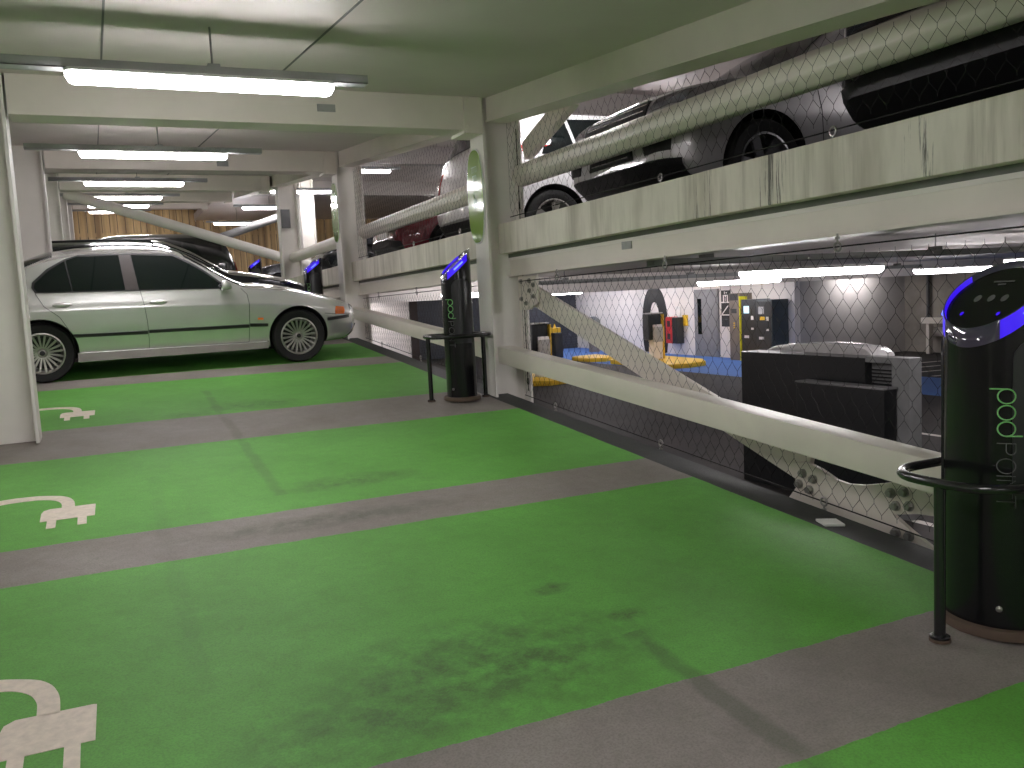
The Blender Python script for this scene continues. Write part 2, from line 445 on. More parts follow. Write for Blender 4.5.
# longitudinal beams (deck side) from column to column
ys = [Y0] + COLY[:4] + [23.4]
for i in range(len(ys) - 1):
    a, c = ys[i] + .155, ys[i + 1] - .155
    mb = MB()
    mb.box(3.285, 3.30, a, c, 2.50, 2.745, slope1)
    mb.box(3.27, 3.50, a, c, 2.485, 2.50, slope1)
    mb.box(3.37, 3.39, a, c, 2.50, 2.95, slope1)
    mb.box(3.27, 3.60, a, c, 2.95, 2.965, slope1)
    struct(mb.build('ceiling_beam', 'white_steel', bevel=.002), 'long white edge beam, ' + ['behind the viewer', 'over the nearest opening', 'between the two oval signs', 'beyond the second oval sign', 'far along the deck', 'farther along the deck', 'last by the timber fence'][i], 'beam')
# upper half deck edge: stained kerb on a steel beam, between columns
for i in range(len(ys) - 1):
    a, c = ys[i] + .03, ys[i + 1] - .03
    mb = MB(); mb.box(3.40, 3.50, a, c, 1.965, 2.24, slope2)
    struct(mb.build('trim_2', 'stained_kerb', bevel=.004), 'dirty streaked kerb of the raised deck, ' + ['behind the viewer', 'over the nearest opening', 'between the two oval signs', 'beyond the second oval sign', 'far along', 'farther along', 'last by the timber fence'][i], 'kerb')
    mb = MB()
    mb.box(3.505, 3.525, a, c, 1.775, 1.963, slope2)
    mb.box(3.47, 3.66, a, c, 1.757, 1.775, slope2)
    struct(mb.build('edge_beam', 'white_steel', bevel=.002), 'white steel beam under the raised deck kerb, ' + ['behind the viewer', 'over the nearest opening', 'between the two oval signs', 'beyond the second oval sign', 'far along', 'farther along', 'last by the timber fence'][i], 'beam')
# beams under the raised deck and under the upper ceiling
for y in (2.2, 12.84, 18.1, 23.4):
    mb = MB(); mb.box(3.64, 18, y - .12, y - .10, 1.50, 1.89); mb.box(3.64, 18, y - .12, y + .12, 1.48, 1.50); mb.box(3.64, 18, y + .1, y + .12, 1.50, 1.89)
    if y > 3: struct(mb.build('ceiling_beam', 'wall_white'), 'white beam under the raised deck %s' % {12.84: 'before the barrier lane', 18.1: 'over the barrier lane', 23.4: 'over the far end of the barrier lane'}[y], 'beam')
for y, l in ((7.54, 'in line with the first oval sign'), (12.84, 'in line with the second oval sign'), (18.1, 'third'), (23.4, 'fourth')):
    mb = MB(); mb.box(3.64, 18, y - .15, y + .15, 4.36, 4.72)
    struct(mb.build('ceiling_beam', 'wall_grey'), 'beam under the upper ceiling, ' + l, 'beam')

# lower level walls
mb = MB(); mb.box(18.5, 18.7, 20.0, 34, LOW, 1.9); struct(mb.build('wall_entrance', 'wall_white'), 'white wall with the door and the pay machines', 'wall')
mb = MB(); mb.box(18.7, 23, 20.0, 20.2, LOW, 1.9); struct(mb.build('wall_side', 'wall_grey'), 'pale wall behind the dark cabinet', 'wall')
mb = MB(); mb.box(23, 23.2, 6, 20.2, LOW, 1.9); struct(mb.build('wall_concrete', 'wall_concrete'), 'raw concrete wall behind the hatched lines', 'wall')
mb = MB(); mb.box(3.3, 10.8, 32.6, 32.8, LOW, 1.6); struct(mb.build('wall_end', 'wall_white'), 'white end wall seen under the rail', 'wall')
mb = MB()
mb.box(10.8, 18.5, 33.2, 33.4, LOW, 1.6)
for k in range(22): mb.box(10.8, 18.5, 33.17, 33.2, LOW + .02 + k * .11, LOW + .10 + k * .11)
struct(mb.build('door_1', 'dark_shutter'), 'dark slatted shutter at the end of the lane', 'shutter')
mb = MB(); mb.box(10.8, 11.1, 32.5, 33.2, LOW, 1.6); struct(mb.build('trim_3', 'dark_brown'), 'dark post of the shutter opening', 'post')

# timber fence at the far end
f = MB(); rnd = random.Random(3)
x = -8.9
while x < 17.8:
    w = rnd.uniform(.19, .30); dz_ = rnd.uniform(-.02, .02); yy = 33.5 + rnd.uniform(0, .04)
    f.box(x, x + w - .018, yy, yy + .04, 1.4, 5.3); x += w
fence = f.build('timber_fence', 'timber_boards', bevel=.004)
tag(fence, 'tall fence of upright brown timber boards closing the far end', 'fence')
r = MB(); r.box(-8.9, 17.8, 33.58, 33.66, 2.2, 2.32); r.box(-8.9, 17.8, 33.58, 33.66, 4.2, 4.32)
r.build('rail', 'timber_boards', fence)

# ------------------------------------------------------------------ lamps
def stadium(l, w, n=8):
    """outline of a bar with rounded ends along x, centred"""
    pts = []; r = w / 2
    for k in range(n + 1):
        a = -math.pi / 2 + math.pi * k / n; pts.append((l / 2 - r + r * math.cos(a) * .6, r * math.sin(a)))
    for k in range(n + 1):
        a = math.pi / 2 + math.pi * k / n; pts.append((-l / 2 + r + r * math.cos(a) * .6, r * math.sin(a)))
    return pts
def make_lamp(l=1.5):
    root = empty('ceiling_lamp', (0, 0, 0), 'lamp', 'lamp')
    mb = MB()
    prof = [(0.062, .058), (.066, .035), (.05, .012), (.03, 0)]
    rings = []
    outl = [stadium(l, .13), stadium(l + .004, .136), stadium(l - .04, .10), stadium(l - .09, .05)]
    hs = [.055, .036, .010, 0]
    n = len(outl[0]); vs = [(x, y, h) for o_, h in zip(outl, hs) for x, y in o_]
    fs = [(i * n + k, i * n + (k + 1) % n, (i + 1) * n + (k + 1) % n, (i + 1) * n + k) for i in range(3) for k in range(n)]
    fs += [tuple(range(n)), tuple(3 * n + k for k in range(n))]
    mb.add(vs, fs); mb.build('diffuser', 'lamp_diffuser', root, smooth=50)
    mb = MB(); mb.prism(stadium(l + .012, .142), 'z', .056, .074); mb.build('housing', 'lamp_body', root, bevel=.004)
    return root
lamp = make_lamp()
LOWDIFF = [c_ for c_ in lamp.children if c_.name.startswith('diffuser')][0].data.copy(); LOWDIFF.materials[0] = mat('lamp_diffuser_low', (.9, .9, .9), .4, emit=(1.0, .955, .972), es=24)
def make_tray(l):
    mb = MB(); mb.box(-l / 2, l / 2, -.055, .055, 0, .006); mb.box(-l / 2, l / 2, -.055, -.049, 0, .05); mb.box(-l / 2, l / 2, .049, .055, 0, .05)
    return mb
used = [False]
def place_lamp(x, y, z, label, group, rz=0, low=False):
    o = lamp if not used[0] else copy_tree(lamp)
    used[0] = True
    o.location = (x, y, z); o['label'] = label; o['group'] = group; o.rotation_euler = (0, 0, rz)
    if low:
        for ch_ in o.children:
            if ch_.name.startswith('diffuser'): ch_.data = LOWDIFF
    return o
rowy = [5.36, 10.05, 15.2, 20.3, 25.3, 30.6]
words = ['over the largest green bay', 'second along the deck, before the silver saloon', 'third along the green deck', 'fourth along the green deck', 'fifth along the green deck', 'sixth along the deck, by the timber fence']
for y, w in zip(rowy, words):
    place_lamp(.66, y, dk(y, 2.335), 'lit white bar lamp ' + w, 'bar lamps over the green deck')
    t = make_tray(2.55 if y < 6 else 2.3).build('cable_tray', 'tray_grey', loc=(.32 if y < 6 else .6, y + .03, dk(y, 2.412)))
    tag(t, 'long grey cable tray carrying the bar lamp ' + w, 'cable tray', 'cable trays over the bar lamps')
    mb = MB(); mb.tube([(0, 0, 0), (0, 0, dk(y, 2.70) - dk(y, 2.418) - .008)], .006, 8); mb.build('hanger_rod', 'rod_grey', t).location = (.70 - t.location.x, 0, .006)
    mb = MB(); mb.box(.67 - t.location.x, .74 - t.location.x, -.04, .04, .01, .07); mb.build('hanger_bracket', 'tray_grey', t, bevel=.004)
for y in (.3, -4.5):
    place_lamp(.66, y, dk(y, 2.335), 'lit white bar lamp over the bays behind the viewer' + ('' if y > 0 else ', second'), 'bar lamps over the green deck')
for y in (-4.5, .3, 5.36, 10.05, 15.2, 20.3, 25.3):
    place_lamp(-5.0, y, dk(y, 2.335), 'lit white bar lamp over the drive aisle, ' + {-4.5: 'behind', .3: 'first', 5.36: 'second', 10.05: 'third', 15.2: 'fourth', 20.3: 'fifth', 25.3: 'sixth'}[y], 'bar lamps over the aisle')
# lamps over the raised deck; some added unseen to brighten cars and fence
for (x, y, l) in ((4.7, 14.5, 'above the red car'), (5.05, 18.1, 'right beside the second sign column'), (4.6, 21.5, 'behind the second sign column'), (4.45, 25.0, 'near the timber fence'), (8.6, 12.6, 'above the white off-roader'), (9.5, 18.1, 'deep on the raised deck'), (9.5, 23, 'deepest on the raised deck'), (4.9, 8.95, 'added unseen above the white off-roader nose'), (8.6, 7.6, 'added unseen between the white and the grey car'), (8.8, 3.2, 'added unseen over the grey crossover tail'), (4.2, 29.5, 'added unseen right before the timber fence')):
    place_lamp(x, y, 4.18, 'lit bar lamp over the raised deck ' + l, 'bar lamps over the raised deck')
    t = make_tray(1.9).build('cable_tray', 'tray_grey', loc=(x, y + .02, 4.26))
    tag(t, 'grey cable tray of the raised deck lamp ' + l, 'cable tray', 'cable trays over the raised deck')
    mb = MB(); mb.tube([(0, 0, .006), (0, 0, .455)], .006, 8); mb.build('hanger_rod', 'rod_grey', t)
# lamps under the raised deck
H90 = math.pi / 2
for (x, y, z, rz, l) in ((5.18, 5.38, 1.53, 0, 'in front of the dark cabinet'), (8.25, 5.4, 1.535, 0, 'behind the nearest charger'), (8.33, 10.1, 1.49, 0, 'before the pay machines'), (9.6, 7.55, 1.50, 0, 'above the hatched floor'), (5.05, 11.6, 1.50, 0, 'added unseen behind the first sign column'), (13.4, 10.4, 1.50, 0, 'added unseen behind the nearest charging post'),  (8.35, 16.0, 1.455, 0, 'over the barrier lane beside the first sign column'),  # lamps behind sign column and charging post are added to brighten beam and ceiling
        (15.6, 18.2, 1.485, H90, 'added unseen in front of the pay machines'), (17.1, 21.3, 1.485, H90, 'added unseen over the pay machines'), (17.2, 24.0, 1.485, H90, 'added unseen over the grey door'), (17.2, 26.6, 1.485, H90, 'added unseen by the giant numeral'), (17.2, 29.2, 1.485, H90, 'added unseen by the domed bin'), (16.9, 31.6, 1.485, H90, 'added unseen by the dark shutter'), (14.2, 24.0, 1.485, H90, 'added unseen over the ticket pedestal'), (14.2, 28.5, 1.485, H90, 'added unseen over the black barrier post'),  # added lamps, tucked behind the beam, brighten the white entrance wall
        (8.9, 29.4, 1.50, 0, 'added unseen before the white end wall'), (6.6, 29.4, 1.50, 0, 'before the white end wall, second, also added unseen'), (8.8, 31.5, 1.485, 0, 'added unseen near the white end wall'), (6.4, 31.5, 1.485, 0, 'added unseen close to the white end wall'), (4.4, 31.5, 1.485, 0, 'added unseen at the corner of the white end wall'), (12.0, 20.5, 1.485, 0, 'over the kerb islands'), (20.75, 19.55, 1.575, 0, 'close to the pale wall')):  # lamps by the white end wall are added to brighten it
    place_lamp(x, y, z, 'lit bar lamp under the raised deck ' + l, 'bar lamps under the raised deck', rz, z < 1.6)
for (x0, x1, y, l) in ((3.66, 12.0, 5.42, 'running over the dark cabinet'), (5.0, 12.0, 10.14, 'farther in, over the lane')):
    t = make_tray(x1 - x0).build('cable_tray', 'tray_grey', loc=((x0 + x1) / 2, y, 1.655 if y < 6 else 1.61))
    tag(t, 'long grey cable tray under the raised deck ' + l, 'cable tray')
    for k in range(4):
        mb = MB(); xx = -(x1 - x0) / 2 + .5 + k * (x1 - x0 - 1) / 3
        mb.tube([(xx, 0, .006), (xx, 0, .22)], .006, 8); mb.box(xx - .04, xx + .04, -.04, .04, .02, .08); mb.build('hanger_rod', 'rod_grey', t)

# ------------------------------------------------------------------ rails and braces on the open side
def rhs(name, x0, x1, h0, h1, a, c, zf, label, cat, m='white_steel', bevel=.012):
    mb = MB(); mb.box(x0, x1, a, c, h0, h1, zf)
    return tag(mb.build(name, m, bevel=bevel, smooth=40), label, cat)
for (a, c, l) in ((1.94, 7.38, 'from the nearest charger to the first sign column'), (7.70, 12.68, 'between the two sign columns'), (13.0, 17.94, 'beyond the second sign column')):
    g = rhs('guard_rail', 3.275, 3.435, .315, .47, a, c, slope1, 'low white box section guard rail ' + l, 'guard rail'); g['group'] = 'low guard rails along the deck edge'
def octo(r):
    return [(r * math.cos(math.pi / 8 + k * math.pi / 4), r * math.sin(math.pi / 8 + k * math.pi / 4)) for k in range(8)]
for (a, c, l) in ((1.94, 7.40, 'over the nearest opening'), (7.68, 12.70, 'between the two sign columns'), (12.98, 17.95, 'beyond the second sign column')):
    mb = MB(); R_ = .105
    vs = [(3.60 + u, y, 2.665 + v + S2 * y) for y in (a, c) for u, v in octo(R_)]
    mb.add(vs, [tuple(range(8))[::-1], tuple(range(8, 16))] + [(k, (k + 1) % 8, 8 + (k + 1) % 8, 8 + k) for k in range(8)])
    t = mb.build('guard_tube', 'white_steel', bevel=.02, smooth=60)
    tag(t, 'thick white crash tube of the raised deck ' + l, 'guard rail', 'crash tubes of the raised deck')
# lower V brace with gusset plates (plane of the columns)
def brace(name, p0, p1, w, x0, x1, label, m='white_steel', parent=None):
    (ya, za), (yb, zb) = p0, p1
    d = math.hypot(yb - ya, zb - za); nx, nz = -(zb - za) / d * w / 2, (yb - ya) / d * w / 2
    poly = [(ya + nx, za + nz), (yb + nx, zb + nz), (yb - nx, zb - nz), (ya - nx, za - nz)]
    mb = MB(); mb.prism(poly, 'x', x0, x1)
    o = mb.build(name, m, parent, bevel=.006)
    if label: tag(o, label, 'brace')
    return o
def lower_brace(y_top, z_top, y_bot, z_bot, label):
    root = empty('diagonal_brace', (3.55, y_top, z_top), label, 'brace')
    def ch(mb, name, m='white_steel', **k):
        o = mb.build(name, m, **k); o.parent = root; o.matrix_parent_inverse = Matrix.Translation(-Vector(root.location)); return o
    o = brace('strut', (y_top - .20, z_top - .06), (y_bot + .02, z_bot + .03), .185, 3.535, 3.57, None)
    o.parent = root; o.matrix_parent_inverse = Matrix.Translation(-Vector(root.location))
    return root, ch
rt, ch = lower_brace(7.36, 1.56, 3.72, .40, 'long white diagonal brace falling from the first sign column to the deck edge')
# bolted foot gusset
gp = [(3.82, .47), (3.70, .485), (3.61, .465), (3.50, .425), (3.42, .415), (3.30, .43), (3.18, .46), (3.05, .50), (2.78, .57), (2.78, .36), (2.97, .345), (3.12, .31), (3.02, .255), (2.80, .155), (2.78, .06), (3.08, .15), (3.33, .19), (3.68, .235), (3.86, .26), (3.80, .33)]
mb = MB(); mb.prism(gp, 'x', 3.50, 3.525); ch(mb, 'foot_gusset', bevel=.003)
mb = MB()
for (y, z) in ((3.74, .42), (3.66, .40), (3.77, .355), (3.69, .335), (3.13, .42), (3.05, .44), (3.10, .36), (3.02, .375), (3.10, .225), (3.02, .225)):
    mb = MB(); mb.lathe([(.026, 3.490), (.026, 3.50)], 16, 'x', (0, y, z)); mb.lathe([(.019, 3.472), (.019, 3.490)], 6, 'x', (0, y, z)); ch(mb, 'bolt', 'steel_galv')
mb = MB(); mb.prism([(7.36, 1.665), (6.98, 1.665), (6.98, 1.42), (7.15, 1.36), (7.36, 1.36)], 'x', 3.505, 3.528); ch(mb, 'head_gusset', bevel=.003)
mb = MB()
for (y, z) in ((7.29, 1.62), (7.29, 1.46), (7.12, 1.62), (7.12, 1.53), (7.04, 1.58), (7.05, 1.48), (7.20, 1.42)):
    mb = MB(); mb.lathe([(.022, 3.495), (.022, 3.505)], 16, 'x', (0, y, z)); mb.lathe([(.016, 3.482), (.016, 3.495)], 6, 'x', (0, y, z)); ch(mb, 'bolt', 'steel_galv')
o = brace('diagonal_brace', (2.98, .44), (1.95, .98), .17, 3.535, 3.57, 'white diagonal brace rising from the bolted plate behind the nearest charger')
# knee brace at the head of the first sign column
brace('knee_brace', (7.36, 2.80), (6.45, 3.10), .17, 3.62, 3.70, 'grey green knee brace between the first sign column and the edge beam')
# round pipe braces far along the deck
def pipe_brace(pts, r, label):
    mb = MB(); mb.tube(pts, r, 16); return tag(mb.build('pipe_brace', 'column_steel', smooth=40), label, 'brace')
pipe_brace([(-.45, 19.3, 3.90), (4.9, 19.3, 2.12)], .105, 'long round pale pipe brace crossing above the silver saloon roof')
mb = MB(); mb.tube([(3.0, 25.3, 3.42), (5.15, 25.3, 4.13)], .11, 16); tag(mb.build('pipe_brace', 'cabinet_grey', smooth=40), 'dark round pipe brace in front of the timber fence', 'brace')

# ------------------------------------------------------------------ wire nets
def net(a, c, zlo, zhi, label, x=3.455, w=.094, h=.148, top=True):
    root = empty('wire_net', (x, (a + c) / 2, 0), label, 'wire net', 'wire nets on the open side')
    mb = MB(); n = int((c - a) / w) + 1; r = .0013
    for i in range(n + 1):
        yc = a + i * w
        for sgn in (1, -1):
            # two wires meet at every node: zigzag and its mirror image
            y_mid = yc + (w / 2) * 0
            lo, hi = zlo(yc), zhi(yc)
            m = int((hi - lo) / (h / 2)) + 1
            k0 = math.floor(lo / (h / 2))
            run = []
            for k in range(k0, k0 + m + 2):
                z = k * h / 2
                if z < lo - .02 or z > hi + .02:
                    continue
                par = 1 if (k % 2 == 0) else -1
                yy = yc + par * w / 4 if sgn == 1 else yc + w / 2 - par * w / 4
                if yy < a - .01 or yy > c + .01: continue
                # short straight twist at each node, then the slanting strand
                z = min(max(z, lo), hi)
                run.append((0, yy - (a + c) / 2, z - .010)); run.append((0, yy - (a + c) / 2, z + .010))
            if len(run) > 3 and sgn == 1:
                mb.tube(run, r, 3, caps=False)
            elif len(run) > 3:
                mb.tube([(p[0], p[1] + w / 2 * 0, p[2]) for p in run], r, 3, caps=False)
    mb.build('mesh', 'wire', root)
    for name, zf in (('edge_rope', zlo), ('edge_rope', zhi))[:2 if top else 1]:
        mb = MB(); mb.tube([(0, y - (a + c) / 2, zf(y)) for y in np.linspace(a, c, 24)], .004, 6); mb.build(name, 'wire', root)
    return root
def eye(root, y, z, up, m='steel_galv'):
    mb = MB(); R_ = .022; s = 1 if up else -1
    mb.tube([(0, y + R_ * math.cos(t), z + R_ * math.sin(t)) for t in np.linspace(0, 2 * math.pi, 18)[:-1]], .006, 8, closed=True)
    mb.tube([(0, y, z + s * R_), (0, y, z + s * (R_ + .045))], .006, 8); mb.lathe([(.013, z + s * (R_ + .015)), (.013, z + s * (R_ + .03))], 6, 'z', (0, y, 0))
    o = mb.build('eye_bolt', m, root, smooth=40); o.location = (0, -root.location.y, 0); return o
def sag(a, c, n, amp):
    return lambda y: amp * (1 - abs(math.sin(math.pi * (y - a) / (c - a) * n)))
def rope_top(y):  return d2(y, 1.755) - .022 - .05 * abs(math.sin(math.pi * (y - 1.87) / 1.55)) ** .8
nA = net(2.0, 7.22, lambda y: dk(y, .03), lambda y: d2(y, 1.70), 'diamond wire net of the nearest opening below the stained kerb')
for y in (3.42, 4.95, 6.50): eye(nA, y, d2(y, 1.70), True)
for y in (2.0, 3.54, 5.07, 6.63): eye(nA, y, dk(y, .03), False)
nB = net(2.0, 7.35, lambda y: d2(y, 2.29), lambda y: dk(y, 2.465), 'diamond wire net of the nearest opening above the stained kerb', top=False)
for y in (3.44, 4.97, 6.5): eye(nB, y, d2(y, 2.285), False)
nC = net(7.85, 12.5, lambda y: dk(y, .03), lambda y: d2(y, 1.70), 'diamond wire net under the raised deck between the two sign columns')
for y in (8.6, 10.1, 11.7): eye(nC, y, d2(y, 1.70), True); eye(nC, y, dk(y, .03), False)
nD = net(7.85, 12.6, lambda y: d2(y, 2.29), lambda y: dk(y, 2.465), 'diamond wire net above the kerb between the two sign columns', top=False)
for y in (8.6, 10.1, 11.7): eye(nD, y, d2(y, 2.285), False)
# vertical tension wires on the columns
mb = MB(); mb.tube([(3.56, 7.365, .60), (3.56, 7.365, 3.0)], .004, 6)
for z in (.66, 2.28, 2.62): mb.lathe([(.009, z), (.009, z + .06)], 6, 'z', (3.56, 7.365, 0))
tag(mb.build('tension_wire', 'wire'), 'thin upright steel wire with clamps on the first sign column', 'wire')

# ------------------------------------------------------------------ oval signs
def make_sign():
    root = empty('oval_sign', (0, 0, 0), '', 'sign')
    def ell(a, bb, n=64):
        sg_ = lambda v: (1 if v >= 0 else -1)
        return [(a * sg_(math.cos(t)) * abs(math.cos(t)) ** .72, bb * sg_(math.sin(t)) * abs(math.sin(t)) ** .86) for t in (2 * math.pi * k / n for k in range(n))]
    mb = MB(); mb.prism(ell(.190, .432), 'x', -.012, -.002); mb.build('rim', 'sign_rim', root, bevel=.002)
    mb = MB(); mb.prism(ell(.178, .420), 'x', -.016, -.010); mb.build('face', 'sign_green', root, bevel=.001)
    mb = MB()
    rr = random.Random(5)
    for z, wd in ((.245, .13), (.165, .10)):           # two short rows of faint lettering
        y = -wd / 2
        while y < wd / 2:
            ww = rr.uniform(.012, .02); mb.box(-.0175, -.0155, y, y + ww * .35, z - .028, z + .028); mb.box(-.0175, -.0155, y, y + ww, z + .018, z + .028); y += ww + .009
    mb.build('lettering', 'sign_ink', root)
    mb = MB()
    mb.box(-.0175, -.0155, -.035, .035, -.06, -.02); mb.box(-.0175, -.0155, -.024, -.010, -.105, -.06); mb.box(-.0175, -.0155, .010, .024, -.105, -.06)
    mb.tube([(-.0165, -.01 + .035 * math.sin(t), -.025 + .05 * t / 2) for t in np.linspace(0, 2, 8)], .004, 6)
    mb.build('pictogram', 'sign_ink', root)
    return root
sg = make_sign(); sg.location = (3.24, 7.60, dk(7.54, 1.84)); sg['label'] = 'green oval sign with pale rim on the nearest column beside the second charger'; sg['group'] = 'oval bay signs'
s2 = copy_tree(sg); s2.location = (3.24, 12.90, dk(12.84, 1.84)); s2['label'] = 'smaller looking green oval sign on the column beyond the silver saloon'
# little grey id plates
for nm, (x0, x1, y0, y1, z0, z1), l in (('id_plate', (1.76, 1.91, 7.368, 7.38, 3.085, 3.145), 'small grey plate screwed to the beam under the nearest bar lamp'),
                         ('id_plate', (1.60, 1.75, 12.668, 12.68, 3.44, 3.51), 'small grey plate on the second beam'),
                         ('id_plate', (3.497, 3.505, 5.42, 5.55, 1.79 , 1.845), 'small grey plate on the steel beam under the stained kerb'),
                         ('id_plate', (3.40, 3.58, 17.93, 17.944, 3.05, 3.42), 'dark grey plate high on the column before the timber fence')):
    mb = MB(); mb.box(x0, x1, y0, y1, z0, z1); tag(mb.build(nm, 'plate_grey' if z0 < 3.04 or z0 > 3.06 else 'machine_dark', bevel=.001), l, 'plate')
mb = MB(); n_ = 9
mb.add([(3.225, 3.30, dk(3.30, .012)), (3.315, 3.255, dk(3.255, .012)), (3.33, 3.33, dk(3.33, .018)), (3.245, 3.385, dk(3.385, .014)), (3.225, 3.30, dk(3.30, .001)), (3.315, 3.255, dk(3.255, .001)), (3.33, 3.33, dk(3.33, .003)), (3.245, 3.385, dk(3.385, .002))], [(0, 1, 2, 3), (7, 6, 5, 4), (0, 4, 5, 1), (1, 5, 6, 2), (2, 6, 7, 3), (3, 7, 4, 0)])
tag(mb.build('paper_scrap', 'paper'), 'scrap of white paper lying on the black edge strip', 'paper')

# ------------------------------------------------------------------ painted plug symbols
def plug_symbol(y, label):
    def f(poly): return [(u, v) for u, v in poly]
    mb = MB(); z0, z1 = .0005, .0022
    def pr(poly):
        n = len(poly); vs = [(u, y + v, dk(y + v, z1)) for u, v in poly] + [(u, y + v, dk(y + v, -.01)) for u, v in poly]
        mb.add(vs, [tuple(range(n))] + [(i, n + i, n + (i + 1) % n, (i + 1) % n) for i in range(n)])
    pr([(-.40, 0), (-.13, 0), (-.125, .225), (-.135, .23), (-.36, .235), (-.39, .21), (-.40, .16)])
    pr([(-.365, -.14), (-.32, -.14), (-.32, .0), (-.365, .0)]); pr([(-.215, -.14), (-.17, -.14), (-.17, .0), (-.215, .0)])
    outer = [(-.232, .22), (-.236, .32), (-.255, .41), (-.30, .485), (-.37, .53), (-.45, .56), (-.55, .568), (-.65, .552), (-.80, .49), (-1.05, .37), (-1.35, .34), (-1.6, .40)]
    inner = [(-.300, .22), (-.302, .30), (-.318, .37), (-.35, .42), (-.40, .455), (-.46, .47), (-.54, .472), (-.64, .452), (-.78, .39), (-1.04, .28), (-1.35, .25), (-1.6, .31)]
    def fine(p):
        f1, f2 = pchip([(i_, q[0]) for i_, q in enumerate(p)]), pchip([(i_, q[1]) for i_, q in enumerate(p)])
        return [(f1(t), f2(t)) for t in np.linspace(0, len(p) - 1, 45)]
    a, b_ = fine(outer), fine(inner)
    for i in range(len(a) - 1): pr([a[i], b_[i], b_[i + 1], a[i + 1]])
    return tag(mb.build('plug_symbol', 'paint_white_line'), label, 'floor marking', 'painted plug symbols')
plug_symbol(2.87, 'white plug symbol painted on the nearest green bay')
plug_symbol(5.31, 'white plug symbol painted on the green bay between the narrow and the wide grey stripe')
plug_symbol(8.42, 'white plug symbol painted on the green bay in front of the silver saloon')

# ------------------------------------------------------------------ charging posts
def stroke_text(mb, glyphs, h, th, place):
    """glyphs: list of (list of polylines in em units, advance); thin round strokes"""
    x = 0
    for lines, adv in glyphs:
        for ln in lines:
            mb.tube([place((x + u) * h, v * h) for u, v in ln], th, 5)
        x += adv
def arc(cx, cy, rx, ry, a0, a1, n=18):
    return [(cx + rx * math.cos(math.radians(a0 + (a1 - a0) * k / n)), cy + ry * math.sin(math.radians(a0 + (a1 - a0) * k / n))) for k in range(n + 1)]
G_p = ([arc(.5, .5, .5, .5, 0, 360), [(0, .5), (0, -.45)]], 1.12)
G_o = ([arc(.5, .5, .5, .5, 0, 360)], 1.12)
G_d = ([arc(.5, .5, .5, .5, 0, 360), [(1, .5), (1, 1.45)]], 1.3)
G_P = ([[(0, 0), (0, 1), (.45, 1)] + arc(.45, .74, .26, .26, 90, -90, 8) + [(0, .48)]], .95)
G_O = ([arc(.5, .5, .48, .5, 0, 360)], 1.15)
G_I = ([[(0, 0), (0, 1)]], .28)
G_N = ([[(0, 0), (0, 1), (.72, 0), (.72, 1)]], 1.0)
G_T = ([[(0, 1), (.76, 1)], [(.38, 1), (.38, 0)]], .9)
